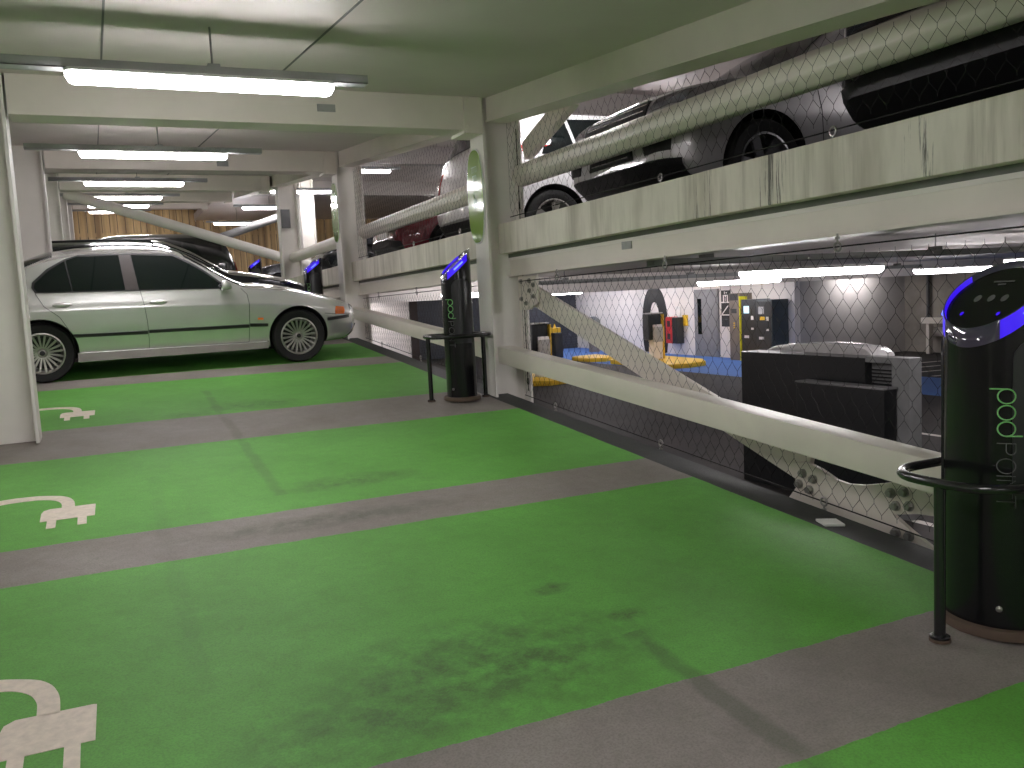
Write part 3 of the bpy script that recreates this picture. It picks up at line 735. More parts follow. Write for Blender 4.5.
def make_charger(hs=1.0):
    root = empty('charging_post', (0, 0, 0), '', 'charging post')
    A, B_ = .135, .180; zl, zh = 1.115 * hs, 1.355 * hs; n = 64
    def top(x): 
        t = max(0.0, (x + A) / (2 * A)); return zl + (zh - zl) * (t ** .92)
    ring = lambda s: [(A * s * math.cos(2 * math.pi * k / n), B_ * s * math.sin(2 * math.pi * k / n)) for k in range(n)]
    mb = MB(); zs_ = [.035, .5, .9]; vs = []
    for z in zs_: vs += [(x, y, z) for x, y in ring(1)]
    vs += [(x, y, top(x) - .055) for x, y in ring(1)]
    fs = [(i * n + k, i * n + (k + 1) % n, (i + 1) * n + (k + 1) % n, (i + 1) * n + k) for i in range(3) for k in range(n)]
    fs += [tuple(range(n))[::-1], tuple(3 * n + k for k in range(n))]
    mb.add(vs, fs); mb.build('body', 'black_gloss', root, smooth=45)
    # clear rim with the light band behind it
    mb = MB(); vs = [(x, y, top(x) - .055) for x, y in ring(1.004)] + [(x, y, top(x) + .010) for x, y in ring(1.0)] + [(x, y, top(x) + .010) for x, y in ring(.968)] + [(x, y, top(x) - .010) for x, y in ring(.925)]
    fsx = [[], []]
    for i in range(3):
        for k in range(n):
            ang = abs(((k + .5) / n * 360 + 180) % 360 - 180)        # 180 = front, towards the bay
            lit = (58 < ang < 142) and i in (0, 2)
            fsx[1 if lit else 0].append((i * n + k, i * n + (k + 1) % n, (i + 1) * n + (k + 1) % n, (i + 1) * n + k))
    mb.add(vs, fsx[0]); rim = mb.build('rim', 'clear_rim', root, smooth=50)
    for sgn in (1, -1):
        mb = MB(); fs2 = [f for f in fsx[1] if (vs[f[0]][1] + vs[f[1]][1]) * sgn > 0]
        idx = sorted(set(i for f in fs2 for i in f)); mp = {i: j for j, i in enumerate(idx)}
        mb.add([vs[i] for i in idx], [tuple(mp[i] for i in f) for f in fs2]); mb.build('light_band', 'led_blue', rim, smooth=50)
        # bright core of the band
        ks = [k for k in range(n) if 78 < abs(((k) / n * 360 + 180) % 360 - 180) < 118 and math.sin(2 * math.pi * k / n) * sgn > 0]
        mb = MB(); mb.tube([(A * 1.0 * math.cos(2 * math.pi * k / n), B_ * 1.0 * math.sin(2 * math.pi * k / n), top(A * math.cos(2 * math.pi * k / n)) - .022) for k in ks], .008, 8)
        mb.build('light_bar', 'led_bar', rim, smooth=60)
    # screen face
    mb = MB(); vs = [(0, 0, top(0) - .006)] + [(x, y, top(x) - .009) for x, y in ring(.93)]
    mb.add(vs, [(0, 1 + k, 1 + (k + 1) % n) for k in range(n)]); face = mb.build('screen', 'black_gloss', root, smooth=60)
    for k, wd in ((0, .085), (1, .032)):
        mb = MB(); x0 = .06 - k * .012; mb.add([(x0, -wd / 2, top(x0) - .005), (x0 + .006, -wd / 2, top(x0 + .006) - .005), (x0 + .006, wd / 2, top(x0 + .006) - .005), (x0, wd / 2, top(x0) - .005)], [(0, 1, 2, 3)]); mb.build('printed_line', 'pod_grey', face)
    for x0, r0, ys_, nm, mm in ((-.005, .014, (-.055, 0, .055), 'touch_key', 'pod_grey'), (-.065, .007, (-.075, .075), 'indicator_light', 'led_blue')):
        for yy in ys_:
            mb = MB(); c0 = [(x0 + r0 * math.cos(t), yy + r0 * math.sin(t)) for t in np.linspace(0, 2 * math.pi, 13)[:-1]]; mb.add([(u, v, top(u) - .0055) for u, v in c0], [tuple(range(12))]); mb.build(nm, mm, face)
    # socket panels on both sides, lettering on the side that faces the lane
    for a0 in (-90, 90):
        mb = MB(); lo, hi = .52 * hs, 1.02 * hs
        def cyl(u, v, off=.004, a0=a0):
            a = math.radians(a0) + u / A; return ((A + off) * math.cos(a), (B_ + off) * math.sin(a), v)
        pl = [(-.085, lo), (.085, lo), (.085, hi)] + [(.085 * math.cos(t), hi + .075 * math.sin(t)) for t in np.linspace(.3, math.pi - .3, 7)] + [(-.085, hi)]
        patch(mb, pl, 10, 8, cyl)
        sp_ = mb.build('side_panel', 'black_satin', root, smooth=45, weld=True)
        md = sp_.modifiers.new('t', 'SOLIDIFY'); md.thickness = .006; md.offset = 0
    off = math.radians(-133)
    def place(u, v, z_top, shift):
        # text runs downwards: u along -z, v across the curved side
        a = off + (v + shift) / .155
        return ((A + .0085) * math.cos(a), (B_ + .0085) * math.sin(a), z_top - u)
    # letters are turned a quarter turn clockwise: baseline on the low-angle side
    h1 = .052 * hs
    mb = MB(); stroke_text(mb, [G_p, G_o, G_d], h1, .0028, lambda u, v: place(u, v, .915 * hs, -.026)); mb.build('lettering', 'pod_green', root)
    h2 = .056 * hs
    mb = MB(); stroke_text(mb, [G_P, G_O, G_I, G_N, G_T], h2, .0018, lambda u, v: place(u, v, .915 * hs - h1 * 3.75, -.028)); mb.build('lettering', 'pod_grey', root)
    # skirt and fixing screw
    mb = MB(); mb.lathe([(.211, 0), (.211, .022), (.204, .033), (.182, .035)], 48); mb.v = [(x * .79, y, z) for x, y, z in mb.v]; mb.build('base_ring', 'rubber_skirt', root, smooth=40)
    mb = MB(); mb.lathe([(.011, 0), (.011, .006), (.006, .009)], 12, 'x'); s = mb.build('screw', 'steel_galv', root, smooth=40)
    s.location = (-A * 1.0 * math.cos(math.radians(40)) - .002, -B_ * math.sin(math.radians(40)) - .002, .11); s.rotation_euler = (0, 0, math.radians(220))
    return root
def make_hoop(label, group='hoop guards around the charging posts'):
    root = empty('hoop_guard', (0, 0, 0), label, 'hoop guard', group)
    mb = MB(); pts = []
    hx, hy, r = .285, .235, .17
    for cx, cy, a0 in ((hx - r, hy - r, 0), (-hx + r, hy - r, 90), (-hx + r, -hy + r, 180), (hx - r, -hy + r, 270)):
        pts += [(cx + r * math.cos(math.radians(a0 + t)), cy + r * math.sin(math.radians(a0 + t)), .585) for t in range(0, 91, 15)]
    mb.tube(pts, .018, 12, closed=True); mb.build('hoop', 'black_tube', root, smooth=50)
    for (px, py) in ((-.280, -.02), (.250, .02)):
        mb = MB(); mb.tube([(px, py, .008), (px, py, .588)], .020, 14); leg = mb.build('leg', 'black_tube', root, smooth=50)
        mb = MB(); mb.lathe([(.037, .0), (.037, .012)], 24, 'z', (px, py, 0)); mb.build('washer', 'rubber_skirt', leg, smooth=40)
        mb = MB(); mb.lathe([(.035, .012), (.035, .02), (.024, .022)], 24, 'z', (px, py, 0)); mb.build('flange', 'black_tube', leg, smooth=40)
    return root
cg = make_charger(); hp = make_hoop('black tubular hoop guard around the nearest charging post')
cl = ['tall black charging post with blue light band, nearest of all', 'black charging post beside the first sign column', 'black charging post right behind the bonnet of the silver saloon', 'smallest black charging post, farther behind the bonnet of the silver saloon']
hl = ['', 'black tubular hoop guard around the charging post by the first sign column']
cg.location = (2.965, 2.19, dk(2.19)); cg.rotation_euler = (0, 0, math.radians(-2)); cg['label'] = cl[0]; cg['group'] = 'charging posts'
hp.location = (2.945, 2.19, dk(2.19))
c2 = copy_tree(cg); c2.rotation_euler = (0, 0, math.radians(-8)); c2.location = (2.935, 7.47, dk(7.47)); c2['label'] = cl[1]
h2 = copy_tree(hp); h2.location = (2.925, 7.49, dk(7.49)); h2.rotation_euler = (0, 0, math.radians(-6)); h2['label'] = hl[1]
for i, (x, y, z) in enumerate(((2.93, 13.3, -.17), (2.93, 18.6, -.27))):
    c3 = copy_tree(cg); c3.location = (x, y, dk(y)); c3.scale = (1, 1, 1 + z / 1.36); c3['label'] = cl[2 + i]

# ------------------------------------------------------------------ cars
class Car:
    def __init__(s, zt, zs, zb, w, side, tumble=.34, xf=1.4, xr=-1.4, rw=.33, ww=.22, arch=.365):
        s.zt, s.zs, s.zb, s.w = pchip(zt), pchip(zs), pchip(zb), pchip(w)
        s.x0, s.x1 = zt[0][0], zt[-1][0]; s.side = side; s.k = tumble
        s.xf, s.xr, s.rw, s.ww, s.arch = xf, xr, rw, ww, arch
    def sidew(s, t):
        return float(np.interp(t, [p[0] for p in s.side], [p[1] for p in s.side]))
    def dims(s, x):
        zb, zs, zt, w = s.zb(x), s.zs(x), s.zt(x), s.w(x)
        zs = min(zs, zt - .012); zb = min(zb, zs - .03)
        ws = w * s.sidew(1.0)
        ze = zs + .93 * max(zt - zs - .05, 0)
        ye = max(ws - s.k * (ze - zs) - .10 * max(ze - zs, 0) ** 2, .05)
        return zb, zs, zt, w, ws, ze, ye
    def Y(s, x, z, off=0.0):
        zb, zs, zt, w, ws, ze, ye = s.dims(x)
        if z <= zs: return w * s.sidew((z - zb) / (zs - zb)) + off
        return max(ws - s.k * (z - zs) - .10 * (z - zs) ** 2, .05) + off
    def topz(s, x, y):
        zb, zs, zt, w, ws, ze, ye = s.dims(x); q = min(abs(y) / ye, 1)
        return ze + (zt - ze) * (1 - q ** 3.2)
    def section(s, x):
        zb, zs, zt, w, ws, ze, ye = s.dims(x)
        p = [(0, zb + .015), (w * .6, zb + .01), (w * s.sidew(0) * .96, zb)]
        for t in (0.03, .12, .2, .3, .4, .5, .6, .68, .74, .77, .80, .86, .93, 1): p.append((w * s.sidew(t), zb + (zs - zb) * t))
        if ze > zs + 1e-4:
            for t in (.25, .5, .75, 1): z = zs + (ze - zs) * t; p.append((s.Y(x, z), z))
        else: p += [(ws, zs)] * 0 + [(ws - 1e-4 * k, zs + 1e-4 * k) for k in (1, 2, 3, 4)]
        for q in (.985, .95, .88, .78, .62, .42, .2, 0): p.append((ye * q, ze + (zt - ze) * (1 - q ** 3.2)))
        return p
    def front(s, y, z, rear=False, off=0.0):
        a, b = (s.x0, s.x0 + .9) if rear else (s.x1 - .9, s.x1)
        def inside(x):
            zb, zs, zt, w, ws, ze, ye = s.dims(x)
            if z < zb or z > zt: return False
            if z <= ze: return s.Y(x, z) >= abs(y)
            return abs(y) <= ye and s.topz(x, y) >= z
        lo, hi = (b, a) if rear else (a, b)
        if inside(hi): return hi + (-off if rear else off)
        if not inside(lo): return lo
        for _ in range(26):
            m = (lo + hi) / 2
            if inside(m): lo = m
            else: hi = m
        return lo + (-off if rear else off)
def car_body(c, name, paint, parent):
    xs = sorted(set(np.round(np.concatenate([np.linspace(c.x0, c.x0 + .35, 14), np.linspace(c.x0 + .35, c.x1 - .45, 64), np.linspace(c.x1 - .45, c.x1, 18)]), 4)))
    mb = MB(); secs = [c.section(x) for x in xs]; m = len(secs[0]); N = 2 * m - 2
    vs = []
    for x, sec in zip(xs, secs):
        vs += [(x, y, z) for y, z in sec] + [(x, -y, z) for y, z in sec[-2:0:-1]]
    fs = [(i * N + k, i * N + (k + 1) % N, (i + 1) * N + (k + 1) % N, (i + 1) * N + k) for i in range(len(xs) - 1) for k in range(N)]
    fs += [tuple(range(N))[::-1], tuple((len(xs) - 1) * N + k for k in range(N))]
    mb.add(vs, fs)
    me = mb.mesh(name, [paint, 'arch_black'])
    body = link(name, me)
    cut = MB()
    for x in (c.xf, c.xr):
        for sgn in (1, -1):
            a, b_ = sorted((sgn * (c.w(0) - .30), sgn * (c.w(0) + .25)))
            cut.lathe([(c.arch, a), (c.arch, b_)], 40, 'y', (x, 0, c.rw + .01))
    cm = cut.mesh('cutter', ['arch_black']); co = link('cutter', cm)
    md = body.modifiers.new('arch', 'BOOLEAN'); md.operation = 'DIFFERENCE'; md.object = co; md.solver = 'EXACT'; md.material_mode = 'TRANSFER'
    dg = bpy.context.evaluated_depsgraph_get(); dg.update()
    nm = bpy.data.meshes.new_from_object(body.evaluated_get(dg))
    body.modifiers.clear(); body.data = nm
    bpy.data.objects.remove(co)
    bpy.data.meshes.remove(me)
    nm.name = name
    smooth_by_angle(nm, 42)
    body.parent = parent
    return body
def make_wheel(r, width, spokes, rimm, rr, parent, x, y, z, style='thin'):
    mb = MB(); h = width / 2
    prof = [(rr - .01, -h * .8), (rr + .012, -h * .92), (r * .93, -h), (r * .985, -h * .82), (r, -h * .5), (r, h * .5), (r * .985, h * .82), (r * .93, h), (rr + .012, h * .92), (rr - .01, h * .8)]
    mb.lathe(prof, 40, 'y', caps=False)
    wh = mb.build('wheel', 'tyre', parent, smooth=50); wh.location = (x, y, z)
    s = 1 if y > 0 else -1
    mb = MB()
    mb.lathe([(rr + .004, s * h * .93), (rr - .012, s * h * .95), (rr - .020, s * h * .78), (rr - .035, s * h * .1), (rr - .05, -s * h * .6)], 40, 'y', caps=False)
    
    o0 = s * h * .62
    mb.lathe([(.001, o0 + s * .012), (.03, o0 + s * .010), (.048, o0 - s * .004), (.06, o0 - s * .02)], 24, 'y')
    for k in range(spokes):
        a = 2 * math.pi * k / spokes + .1
        wd0, wd1 = (.0085, .0115) if style == 'thin' else (.034, .042)
        ca, sa = math.cos(a), math.sin(a); vs = []
        for rad, wd, o_ in ((.05, wd0, o0), (rr * .6, (wd0 + wd1) / 2, o0 + s * .010), (rr - .012, wd1, o0 + s * .020)):
            for dep in (0, -.026):
                for sg in (-1, 1): vs.append((rad * ca - sg * wd * sa, o_ + s * dep, rad * sa + sg * wd * ca))
        fs = []
        for i in range(2):
            b0, b1 = i * 4, i * 4 + 4
            fs += [(b0, b0 + 1, b1 + 1, b1), (b0 + 2, b1 + 2, b1 + 3, b0 + 3), (b0, b1, b1 + 2, b0 + 2), (b0 + 1, b0 + 3, b1 + 3, b1 + 1)]
        mb.add(vs, fs)
    rim = mb.build('rim', rimm, wh, smooth=40)
    mb = MB(); mb.lathe([(.001, -s * h * .15), (rr - .034, -s * h * .15)], 32, 'y', caps=False); mb.build('brake_disc', 'trim_black', rim)
    mb = MB(); mb.lathe([(.001, o0 + s * .016), (.026, o0 + s * .013), (.030, o0 + s * .004)], 20, 'y'); mb.build('hub_cap', 'trim_black' if style == 'thin' else rimm, rim, smooth=40)
    return wh
def add_wheels(c, root, spokes, rimm, rr, style):
    for x in (c.xf, c.xr):
        for sgn in (1, -1):
            make_wheel(c.rw, c.ww, spokes, rimm, rr, root, x, sgn * (c.w(x * .9) * .985 - c.ww / 2 - .012), c.rw, style)
def side_fn(c, sgn, off): return lambda u, v: (u, sgn * c.Y(u, v, off), v)
def windscreen(c, root, xa, xb, name, margin=.10, m='glass_dark'):
    """xa: lower edge, xb: roof edge"""
    def f(u, v):
        zb, zs, zt, w, ws, ze, ye = c.dims(u); y = v * ye * .93
        d = .006; return (u + d * (1 if xa > xb else -1), y, c.topz(u, y) + d)
    q = [(xa, -1), (xb, -.90), (xb, .90), (xa, 1)]
    return solid_patch(name, q, 14, 12, f, m, root, .004)

def make_saloon():
    side = [(0, .90), (.12, .955), (.5, .992), (.765, 1.0), (.80, .988), (1, .952)]
    c = Car(zt=[(-2.51, .52), (-2.50, .66), (-2.47, .86), (-2.42, .99), (-2.30, 1.045), (-1.95, 1.09), (-1.78, 1.13), (-1.45, 1.31), (-1.15, 1.405), (-.85, 1.437), (-.5, 1.445), (-.15, 1.432), (.08, 1.39), (.32, 1.262), (.56, 1.105), (.80, .985), (.92, .958), (1.2, .930), (1.5, .872), (1.82, .79), (2.02, .725), (2.13, .66), (2.19, .58), (2.215, .48)],
            zs=[(-2.51, .50), (-2.45, .86), (-2.3, .95), (-1.5, .968), (-1.0, .966), (0, .952), (.6, .935), (.95, .918), (1.3, .87), (1.7, .79), (2.0, .70), (2.15, .62), (2.215, .46)],
            zb=[(-2.51, .40), (-2.40, .27), (-1.9, .22), (-1.0, .205), (1.0, .205), (1.75, .225), (2.0, .24), (2.15, .30), (2.215, .38)],
            w=[(-2.51, .62), (-2.46, .73), (-2.3, .82), (-1.8, .88), (-1.0, .90), (.8, .90), (1.4, .895), (1.75, .865), (1.95, .80), (2.08, .71), (2.17, .60), (2.215, .48)],
            side=side, xf=1.392, xr=-1.392, rw=.325, ww=.23, arch=.362)
    root = empty('car', (0, 0, 0), 'silver saloon car parked nose to the rail in the green bay', 'car', 'parked cars')
    body = car_body(c, 'body', 'silver_paint', root)
    wins = [('rear_quarter_window', [(-1.375, .982), (-1.405, 1.03), (-1.395, 1.075), (-1.25, 1.205), (-1.09, 1.300), (-1.045, .980)]),
            ('rear_door_window', [(-1.075, 1.307), (-.96, 1.345), (-.545, 1.352), (-.515, .972), (-1.035, .979)]),
            ('front_door_window', [(-.415, 1.352), (.02, 1.328), (.19, 1.235), (.36, 1.12), (.52, .985), (.54, .950), (-.37, .966)])]
    seal = [(-1.40, .972), (-1.43, 1.03), (-1.42, 1.085), (-1.27, 1.222), (-1.09, 1.322), (-.95, 1.363), (-.42, 1.370), (.03, 1.346), (.21, 1.25), (.38, 1.13), (.545, .99), (.565, .938)]
    for sgn in (1, -1):
        solid_patch('window_frame', seal, 60, 12, side_fn(c, sgn, .002), 'trim_black', root, .006)
        for nm, poly in wins: solid_patch(nm, poly, 16, 8, side_fn(c, sgn, .005), 'glass_dark', root, .004)
        solid_patch('pillar_trim', [(-.535, 1.352), (-.425, 1.352), (-.372, .966), (-.512, .972)], 6, 8, side_fn(c, sgn, .006), 'pillar_dark', root, .004)
        # rubbing strip, in four lengths
        for a, b_ in ((-1.075, -.322), (-.308, .795), (.808, 1.018)):
            solid_patch('side_moulding', [(a, .478), (b_, .468), (b_, .505), (a, .514)], 10, 2, side_fn(c, sgn, .010), 'trim_black', root, .016)
        # bumper strips wrap round the corners
        solid_patch('bumper_strip', [(1.755, .492), (2.06, .505), (2.06, .545), (1.755, .528)], 14, 2, side_fn(c, sgn, .008), 'trim_black', root, .016)
        solid_patch('bumper_strip', [(-2.4, .50), (-1.80, .492), (-1.80, .535), (-2.4, .545)], 10, 2, side_fn(c, sgn, .008), 'trim_black', root, .016)
        solid_patch('sill_skirt', [(-1.05, .205), (1.02, .205), (1.02, .285), (-1.05, .305)], 30, 4, side_fn(c, sgn, .012), 'silver_paint', root, .020)
        solid_patch('corner_lamp', [(1.865, .565), (1.985, .560), (2.0, .60), (1.99, .645), (1.88, .66), (1.862, .60)], 8, 6, side_fn(c, sgn, .006), 'amber', root, .008)
        solid_patch('side_repeater', [(.90, .555), (.965, .553), (.965, .577), (.90, .579)], 3, 2, side_fn(c, sgn, .008), 'amber', root, .012)
        # shut lines
        mb = MB()
        lines = [[(-.362, .962), (-.335, .80), (-.315, .60), (-.312, .40), (-.318, .30)], [(.735, .935), (.80, .86), (.815, .75), (.805, .50), (.79, .30)],
                 [(-1.40, .97), (-1.33, .83), (-1.19, .71), (-1.11, .56), (-1.08, .44), (-1.06, .31)], [(-1.06, .308), (.79, .292)], [(1.72, .585), (1.80, .575), (2.0, .553), (2.12, .55)]]
        for ln in lines:
            fx = []
            for i in range(len(ln) - 1):
                for t in np.linspace(0, 1, 6)[:-1 if i < len(ln) - 2 else None]:
                    u, v = ln[i][0] + (ln[i + 1][0] - ln[i][0]) * t, ln[i][1] + (ln[i + 1][1] - ln[i][1]) * t; fx.append((u, sgn * c.Y(u, v, .0002), v))
            mb = MB(); mb.tube(fx, .0035, 5); mb.build('shut_line', 'trim_black', body)
        for hx, hz in ((-1.155, .838), (-.185, .820)):
            mb = MB(); yy = c.Y(hx, hz)
            mb.sphere((hx, sgn * (yy + .006), hz), 1, 20, 10, (.096, .026, .028)); h_ = mb.build('door_handle', 'silver_paint', root, smooth=60)
            mb = MB(); mb.sphere((hx + .01, sgn * (yy + .004), hz - .018), 1, 16, 8, (.055, .014, .012)); mb.build('handle_recess', 'trim_black', h_, smooth=60)
        # mirror
        mb = MB(); ym = c.Y(.52, .97)
        pts = [(.50, .925), (.60, .935), (.615, .975), (.60, 1.03), (.53, 1.045), (.495, 1.02)]
        mb.prism([(u, v) for u, v in pts], 'y', sgn * (ym + .05), sgn * (ym + .20)); mr = mb.build('door_mirror', 'silver_paint', root, bevel=.025, smooth=60)
        mb = MB(); mb.box(.49, .58, min(sgn * (ym - .03), sgn * (ym + .08)), max(sgn * (ym - .03), sgn * (ym + .08)), .935, .965); mb.build('mirror_foot', 'trim_black', mr, bevel=.008)
        ff = lambda u, v: (c.front(u, v, False, .006), u, v)
        solid_patch('headlight', [(sgn * .34, .60), (sgn * .68, .595), (sgn * .69, .66), (sgn * .36, .675)], 10, 4, ff, 'lamp_glass', root, .008)
        solid_patch('grille', [(sgn * .03, .60), (sgn * .25, .60), (sgn * .27, .66), (sgn * .22, .69), (sgn * .05, .69)], 8, 5, ff, 'trim_black', root, .010)
        fr = lambda u, v: (c.front(u, v, True, .006), u, v)
        solid_patch('tail_light', [(sgn * .48, .70), (sgn * .70, .70), (sgn * .70, .88), (sgn * .48, .88)], 8, 6, fr, 'red_lens', root, .008)
    ff = lambda u, v: (c.front(u, v, False, .008), u, v)
    solid_patch('lower_intake', [(-.45, .30), (.45, .30), (.47, .40), (-.47, .40)], 12, 4, ff, 'trim_black', root, .01)
    windscreen(c, root, .80, .16, 'windscreen'); windscreen(c, root, -1.78, -1.20, 'rear_window')
    add_wheels(c, root, 20, 'rim_silver', .222, 'thin')
    return root
saloon = make_saloon()
RX = math.atan(S1)
def park(o, x, y, rz, z, sl=S1):
    """put a car on a deck that slopes along y"""
    o.rotation_mode = 'QUATERNION'
    q = Matrix.Rotation(math.atan(sl), 3, 'X') @ Matrix.Rotation(rz, 3, 'Z')
    o.rotation_quaternion = q.to_quaternion(); o.location = (x, y, z)
th = math.radians(2.45)
park(saloon, .769 - .89 * math.sin(th), 10.6025 + .89 * math.cos(th), th, dk(10.6025 + .89 * math.cos(th), .001))
saloon.scale = (.985, .985, .985)

def scaled(pts, L, H): return [(x * L, z * H) for x, z in pts]
SHAPES = {
 'suv': dict(zt=[(-.5, .40), (-.496, .55), (-.485, .64), (-.462, .80), (-.43, .955), (-.38, .99), (-.25, 1.0), (0, .995), (.08, .97), (.16, .86), (.235, .715), (.28, .675), (.33, .655), (.42, .615), (.468, .565), (.49, .49), (.5, .38)],
             zs=[(-.5, .38), (-.48, .60), (-.3, .625), (.15, .615), (.25, .61), (.33, .59), (.42, .55), (.48, .48), (.5, .36)],
             zb=[(-.5, .28), (-.46, .18), (-.3, .15), (.36, .15), (.44, .17), (.5, .25)],
             w=[(-.5, .80), (-.49, .87), (-.46, .94), (-.40, .985), (-.2, 1), (.3, 1), (.39, .975), (.445, .92), (.475, .85), (.49, .79), (.5, .70)],
             win=[[(-.345, .66), (-.30, .895), (-.26, .908), (-.245, .656)], [(-.235, .655), (-.25, .91), (-.12, .92), (-.105, .645)], [(-.09, .645), (-.105, .92), (.035, .915), (.10, .855), (.175, .735), (.20, .645)]],
             ws=(.235, .095), rws=(-.468, -.43)),
 'hatch': dict(zt=[(-.5, .42), (-.495, .60), (-.48, .70), (-.44, .86), (-.38, .965), (-.28, .995), (-.1, 1.0), (.02, .98), (.12, .86), (.215, .71), (.26, .665), (.32, .64), (.41, .585), (.465, .52), (.49, .43), (.5, .34)],
             zs=[(-.5, .40), (-.48, .62), (-.3, .645), (.1, .625), (.22, .62), (.32, .59), (.42, .53), (.48, .44), (.5, .32)],
             zb=[(-.5, .27), (-.46, .17), (-.3, .135), (.35, .135), (.45, .16), (.5, .24)],
             w=[(-.5, .78), (-.49, .86), (-.45, .94), (-.38, .985), (-.15, 1), (.28, 1), (.38, .97), (.44, .90), (.475, .80), (.49, .72), (.5, .60)],
             win=[[(-.43, .685), (-.395, .88), (-.33, .92), (-.31, .665)], [(-.30, .665), (-.315, .925), (-.11, .935), (-.095, .655)], [(-.08, .655), (-.095, .935), (.03, .925), (.10, .845), (.17, .735), (.19, .65)]],
             ws=(.215, .045), rws=(-.491, -.385)),
 'estate': dict(zt=[(-.5, .42), (-.497, .58), (-.485, .70), (-.45, .86), (-.41, .955), (-.30, .99), (-.1, 1.0), (.02, .985), (.10, .90), (.19, .735), (.225, .675), (.27, .655), (.36, .61), (.44, .54), (.475, .48), (.49, .42), (.5, .34)],
             zs=[(-.5, .40), (-.48, .62), (-.3, .64), (.1, .625), (.2, .62), (.3, .59), (.42, .51), (.48, .43), (.5, .32)],
             zb=[(-.5, .27), (-.46, .17), (-.3, .135), (.35, .135), (.45, .16), (.5, .24)],
             w=[(-.5, .80), (-.49, .87), (-.45, .95), (-.38, .985), (-.15, 1), (.28, 1), (.38, .97), (.44, .90), (.475, .80), (.49, .72), (.5, .60)],
             win=[[(-.45, .67), (-.42, .87), (-.30, .92), (-.28, .655)], [(-.27, .655), (-.285, .925), (-.10, .935), (-.085, .645)], [(-.07, .645), (-.085, .935), (.02, .925), (.09, .835), (.15, .735), (.17, .64)]],
             ws=(.195, .04), rws=(-.485, -.42))}
def make_car(shape, L, H, W, paint, label, rw=.33, spokes=5, rimm='alloy_grey', lower='trim_black', plate=True, rails=False, grille=(.30, .40, .58), arch_extra=.045, xf=.305, xr=-.285, fog=(.60, .76, .20, .25), tail=(.62, .82, .45, .62), bumper_detail=False):
    S = SHAPES[shape]
    side = [(0, .91), (.1, .96), (.45, .995), (.70, 1.0), (.75, .99), (1, .955)]
    c = Car(scaled(S['zt'], L, H), scaled(S['zs'], L, H), scaled(S['zb'], L, H), [(x * L, v * W / 2) for x, v in S['w']], side, .36, xf * L, xr * L, rw, .22, rw + arch_extra)
    root = empty('car', (0, 0, 0), label, 'car', 'parked cars')
    body = car_body(c, 'body', paint, root)
    names = ['rear_quarter_window', 'rear_door_window', 'front_door_window']
    for sgn in (1, -1):
        for nm, poly in zip(names, S['win']): solid_patch(nm, scaled(poly, L, H), 12, 6, side_fn(c, sgn, .005), 'glass_dark', root, .004)
        zb = S['zb'][3][1] * H
        solid_patch('sill_skirt', [(-.285 * L + rw + .06, zb + .005), (.305 * L - rw - .06, zb + .005), (.305 * L - rw - .06, zb + .10), (-.285 * L + rw + .06, zb + .10)], 20, 3, side_fn(c, sgn, .008), lower, root, .012)
        mb = MB()
        for ln in ([(-.315 * L, .64 * H), (-.27 * L, .5 * H), (-.20 * L, .22 * H)], [(-.095 * L, .64 * H), (-.088 * L, .22 * H)], [(.20 * L, .60 * H), (.195 * L, .4 * H), (.19 * L, .22 * H)]):
            fx = []
            for i in range(len(ln) - 1):
                for t in np.linspace(0, 1, 6): u, v = ln[i][0] + (ln[i + 1][0] - ln[i][0]) * t, ln[i][1] + (ln[i + 1][1] - ln[i][1]) * t; fx.append((u, sgn * c.Y(u, v, .0002), v))
            mb = MB(); mb.tube(fx, .0035, 5); mb.build('shut_line', 'trim_black', body)
        for hx in (-.24 * L, -.05 * L):
            mb = MB(); mb.sphere((hx, sgn * (c.Y(hx, .56 * H) + .006), .56 * H), 1, 16, 8, (.085, .02, .02)); mb.build('door_handle', paint, root, smooth=60)
        mb = MB(); ym = c.Y(.16 * L, .63 * H)
        mb.sphere((.165 * L, sgn * (ym + .13), .675 * H), 1, 18, 10, (.06, .11, .075)); mr = mb.build('door_mirror', paint, root, smooth=60)
        mb = MB(); mb.tube([(.165 * L, sgn * (ym - .02), .64 * H), (.165 * L, sgn * (ym + .1), .655 * H)], .022, 8); mb.build('mirror_foot', 'trim_black', mr, smooth=50)
        ff = lambda u, v: (c.front(u, v, False, .006), u, v)
        hw = W / 2
        solid_patch('headlight', [(sgn * .52 * hw, .485 * H), (sgn * .84 * hw, .50 * H), (sgn * .87 * hw, .56 * H), (sgn * .56 * hw, .55 * H)], 10, 5, ff, 'lamp_glass', root, .008)
        solid_patch('fog_lamp', [(sgn * fog[0] * hw, fog[2] * H), (sgn * fog[1] * hw, fog[2] * H), (sgn * fog[1] * hw, fog[3] * H), (sgn * fog[0] * hw, fog[3] * H)], 5, 5, ff, 'trim_black', root, .008)
        fr = lambda u, v: (c.front(u, v, True, .006), u, v)
        solid_patch('tail_light', [(sgn * tail[0] * hw, tail[2] * H), (sgn * tail[1] * hw, tail[2] * H), (sgn * tail[1] * hw, tail[3] * H), (sgn * (tail[0] + .03) * hw, tail[3] * H)], 6, 8, fr, 'red_lens', root, .008)
        if rails:
            mb = MB(); xs = np.linspace(-.36 * L, .0 * L, 14); ya = [c.dims(x)[6] * .90 for x in xs]
            pts = [(x, sgn * y, c.topz(x, y) + .055) for x, y in zip(xs, ya)]
            pts = [(xs[0] - .05, sgn * ya[0], pts[0][2] - .05)] + pts + [(xs[-1] + .05, sgn * ya[-1], pts[-1][2] - .05)]
            mb.tube(pts, .017, 8); mb.build('roof_rail', 'trim_black', root, smooth=50)
    ff = lambda u, v: (c.front(u, v, False, .008), u, v)
    g = grille
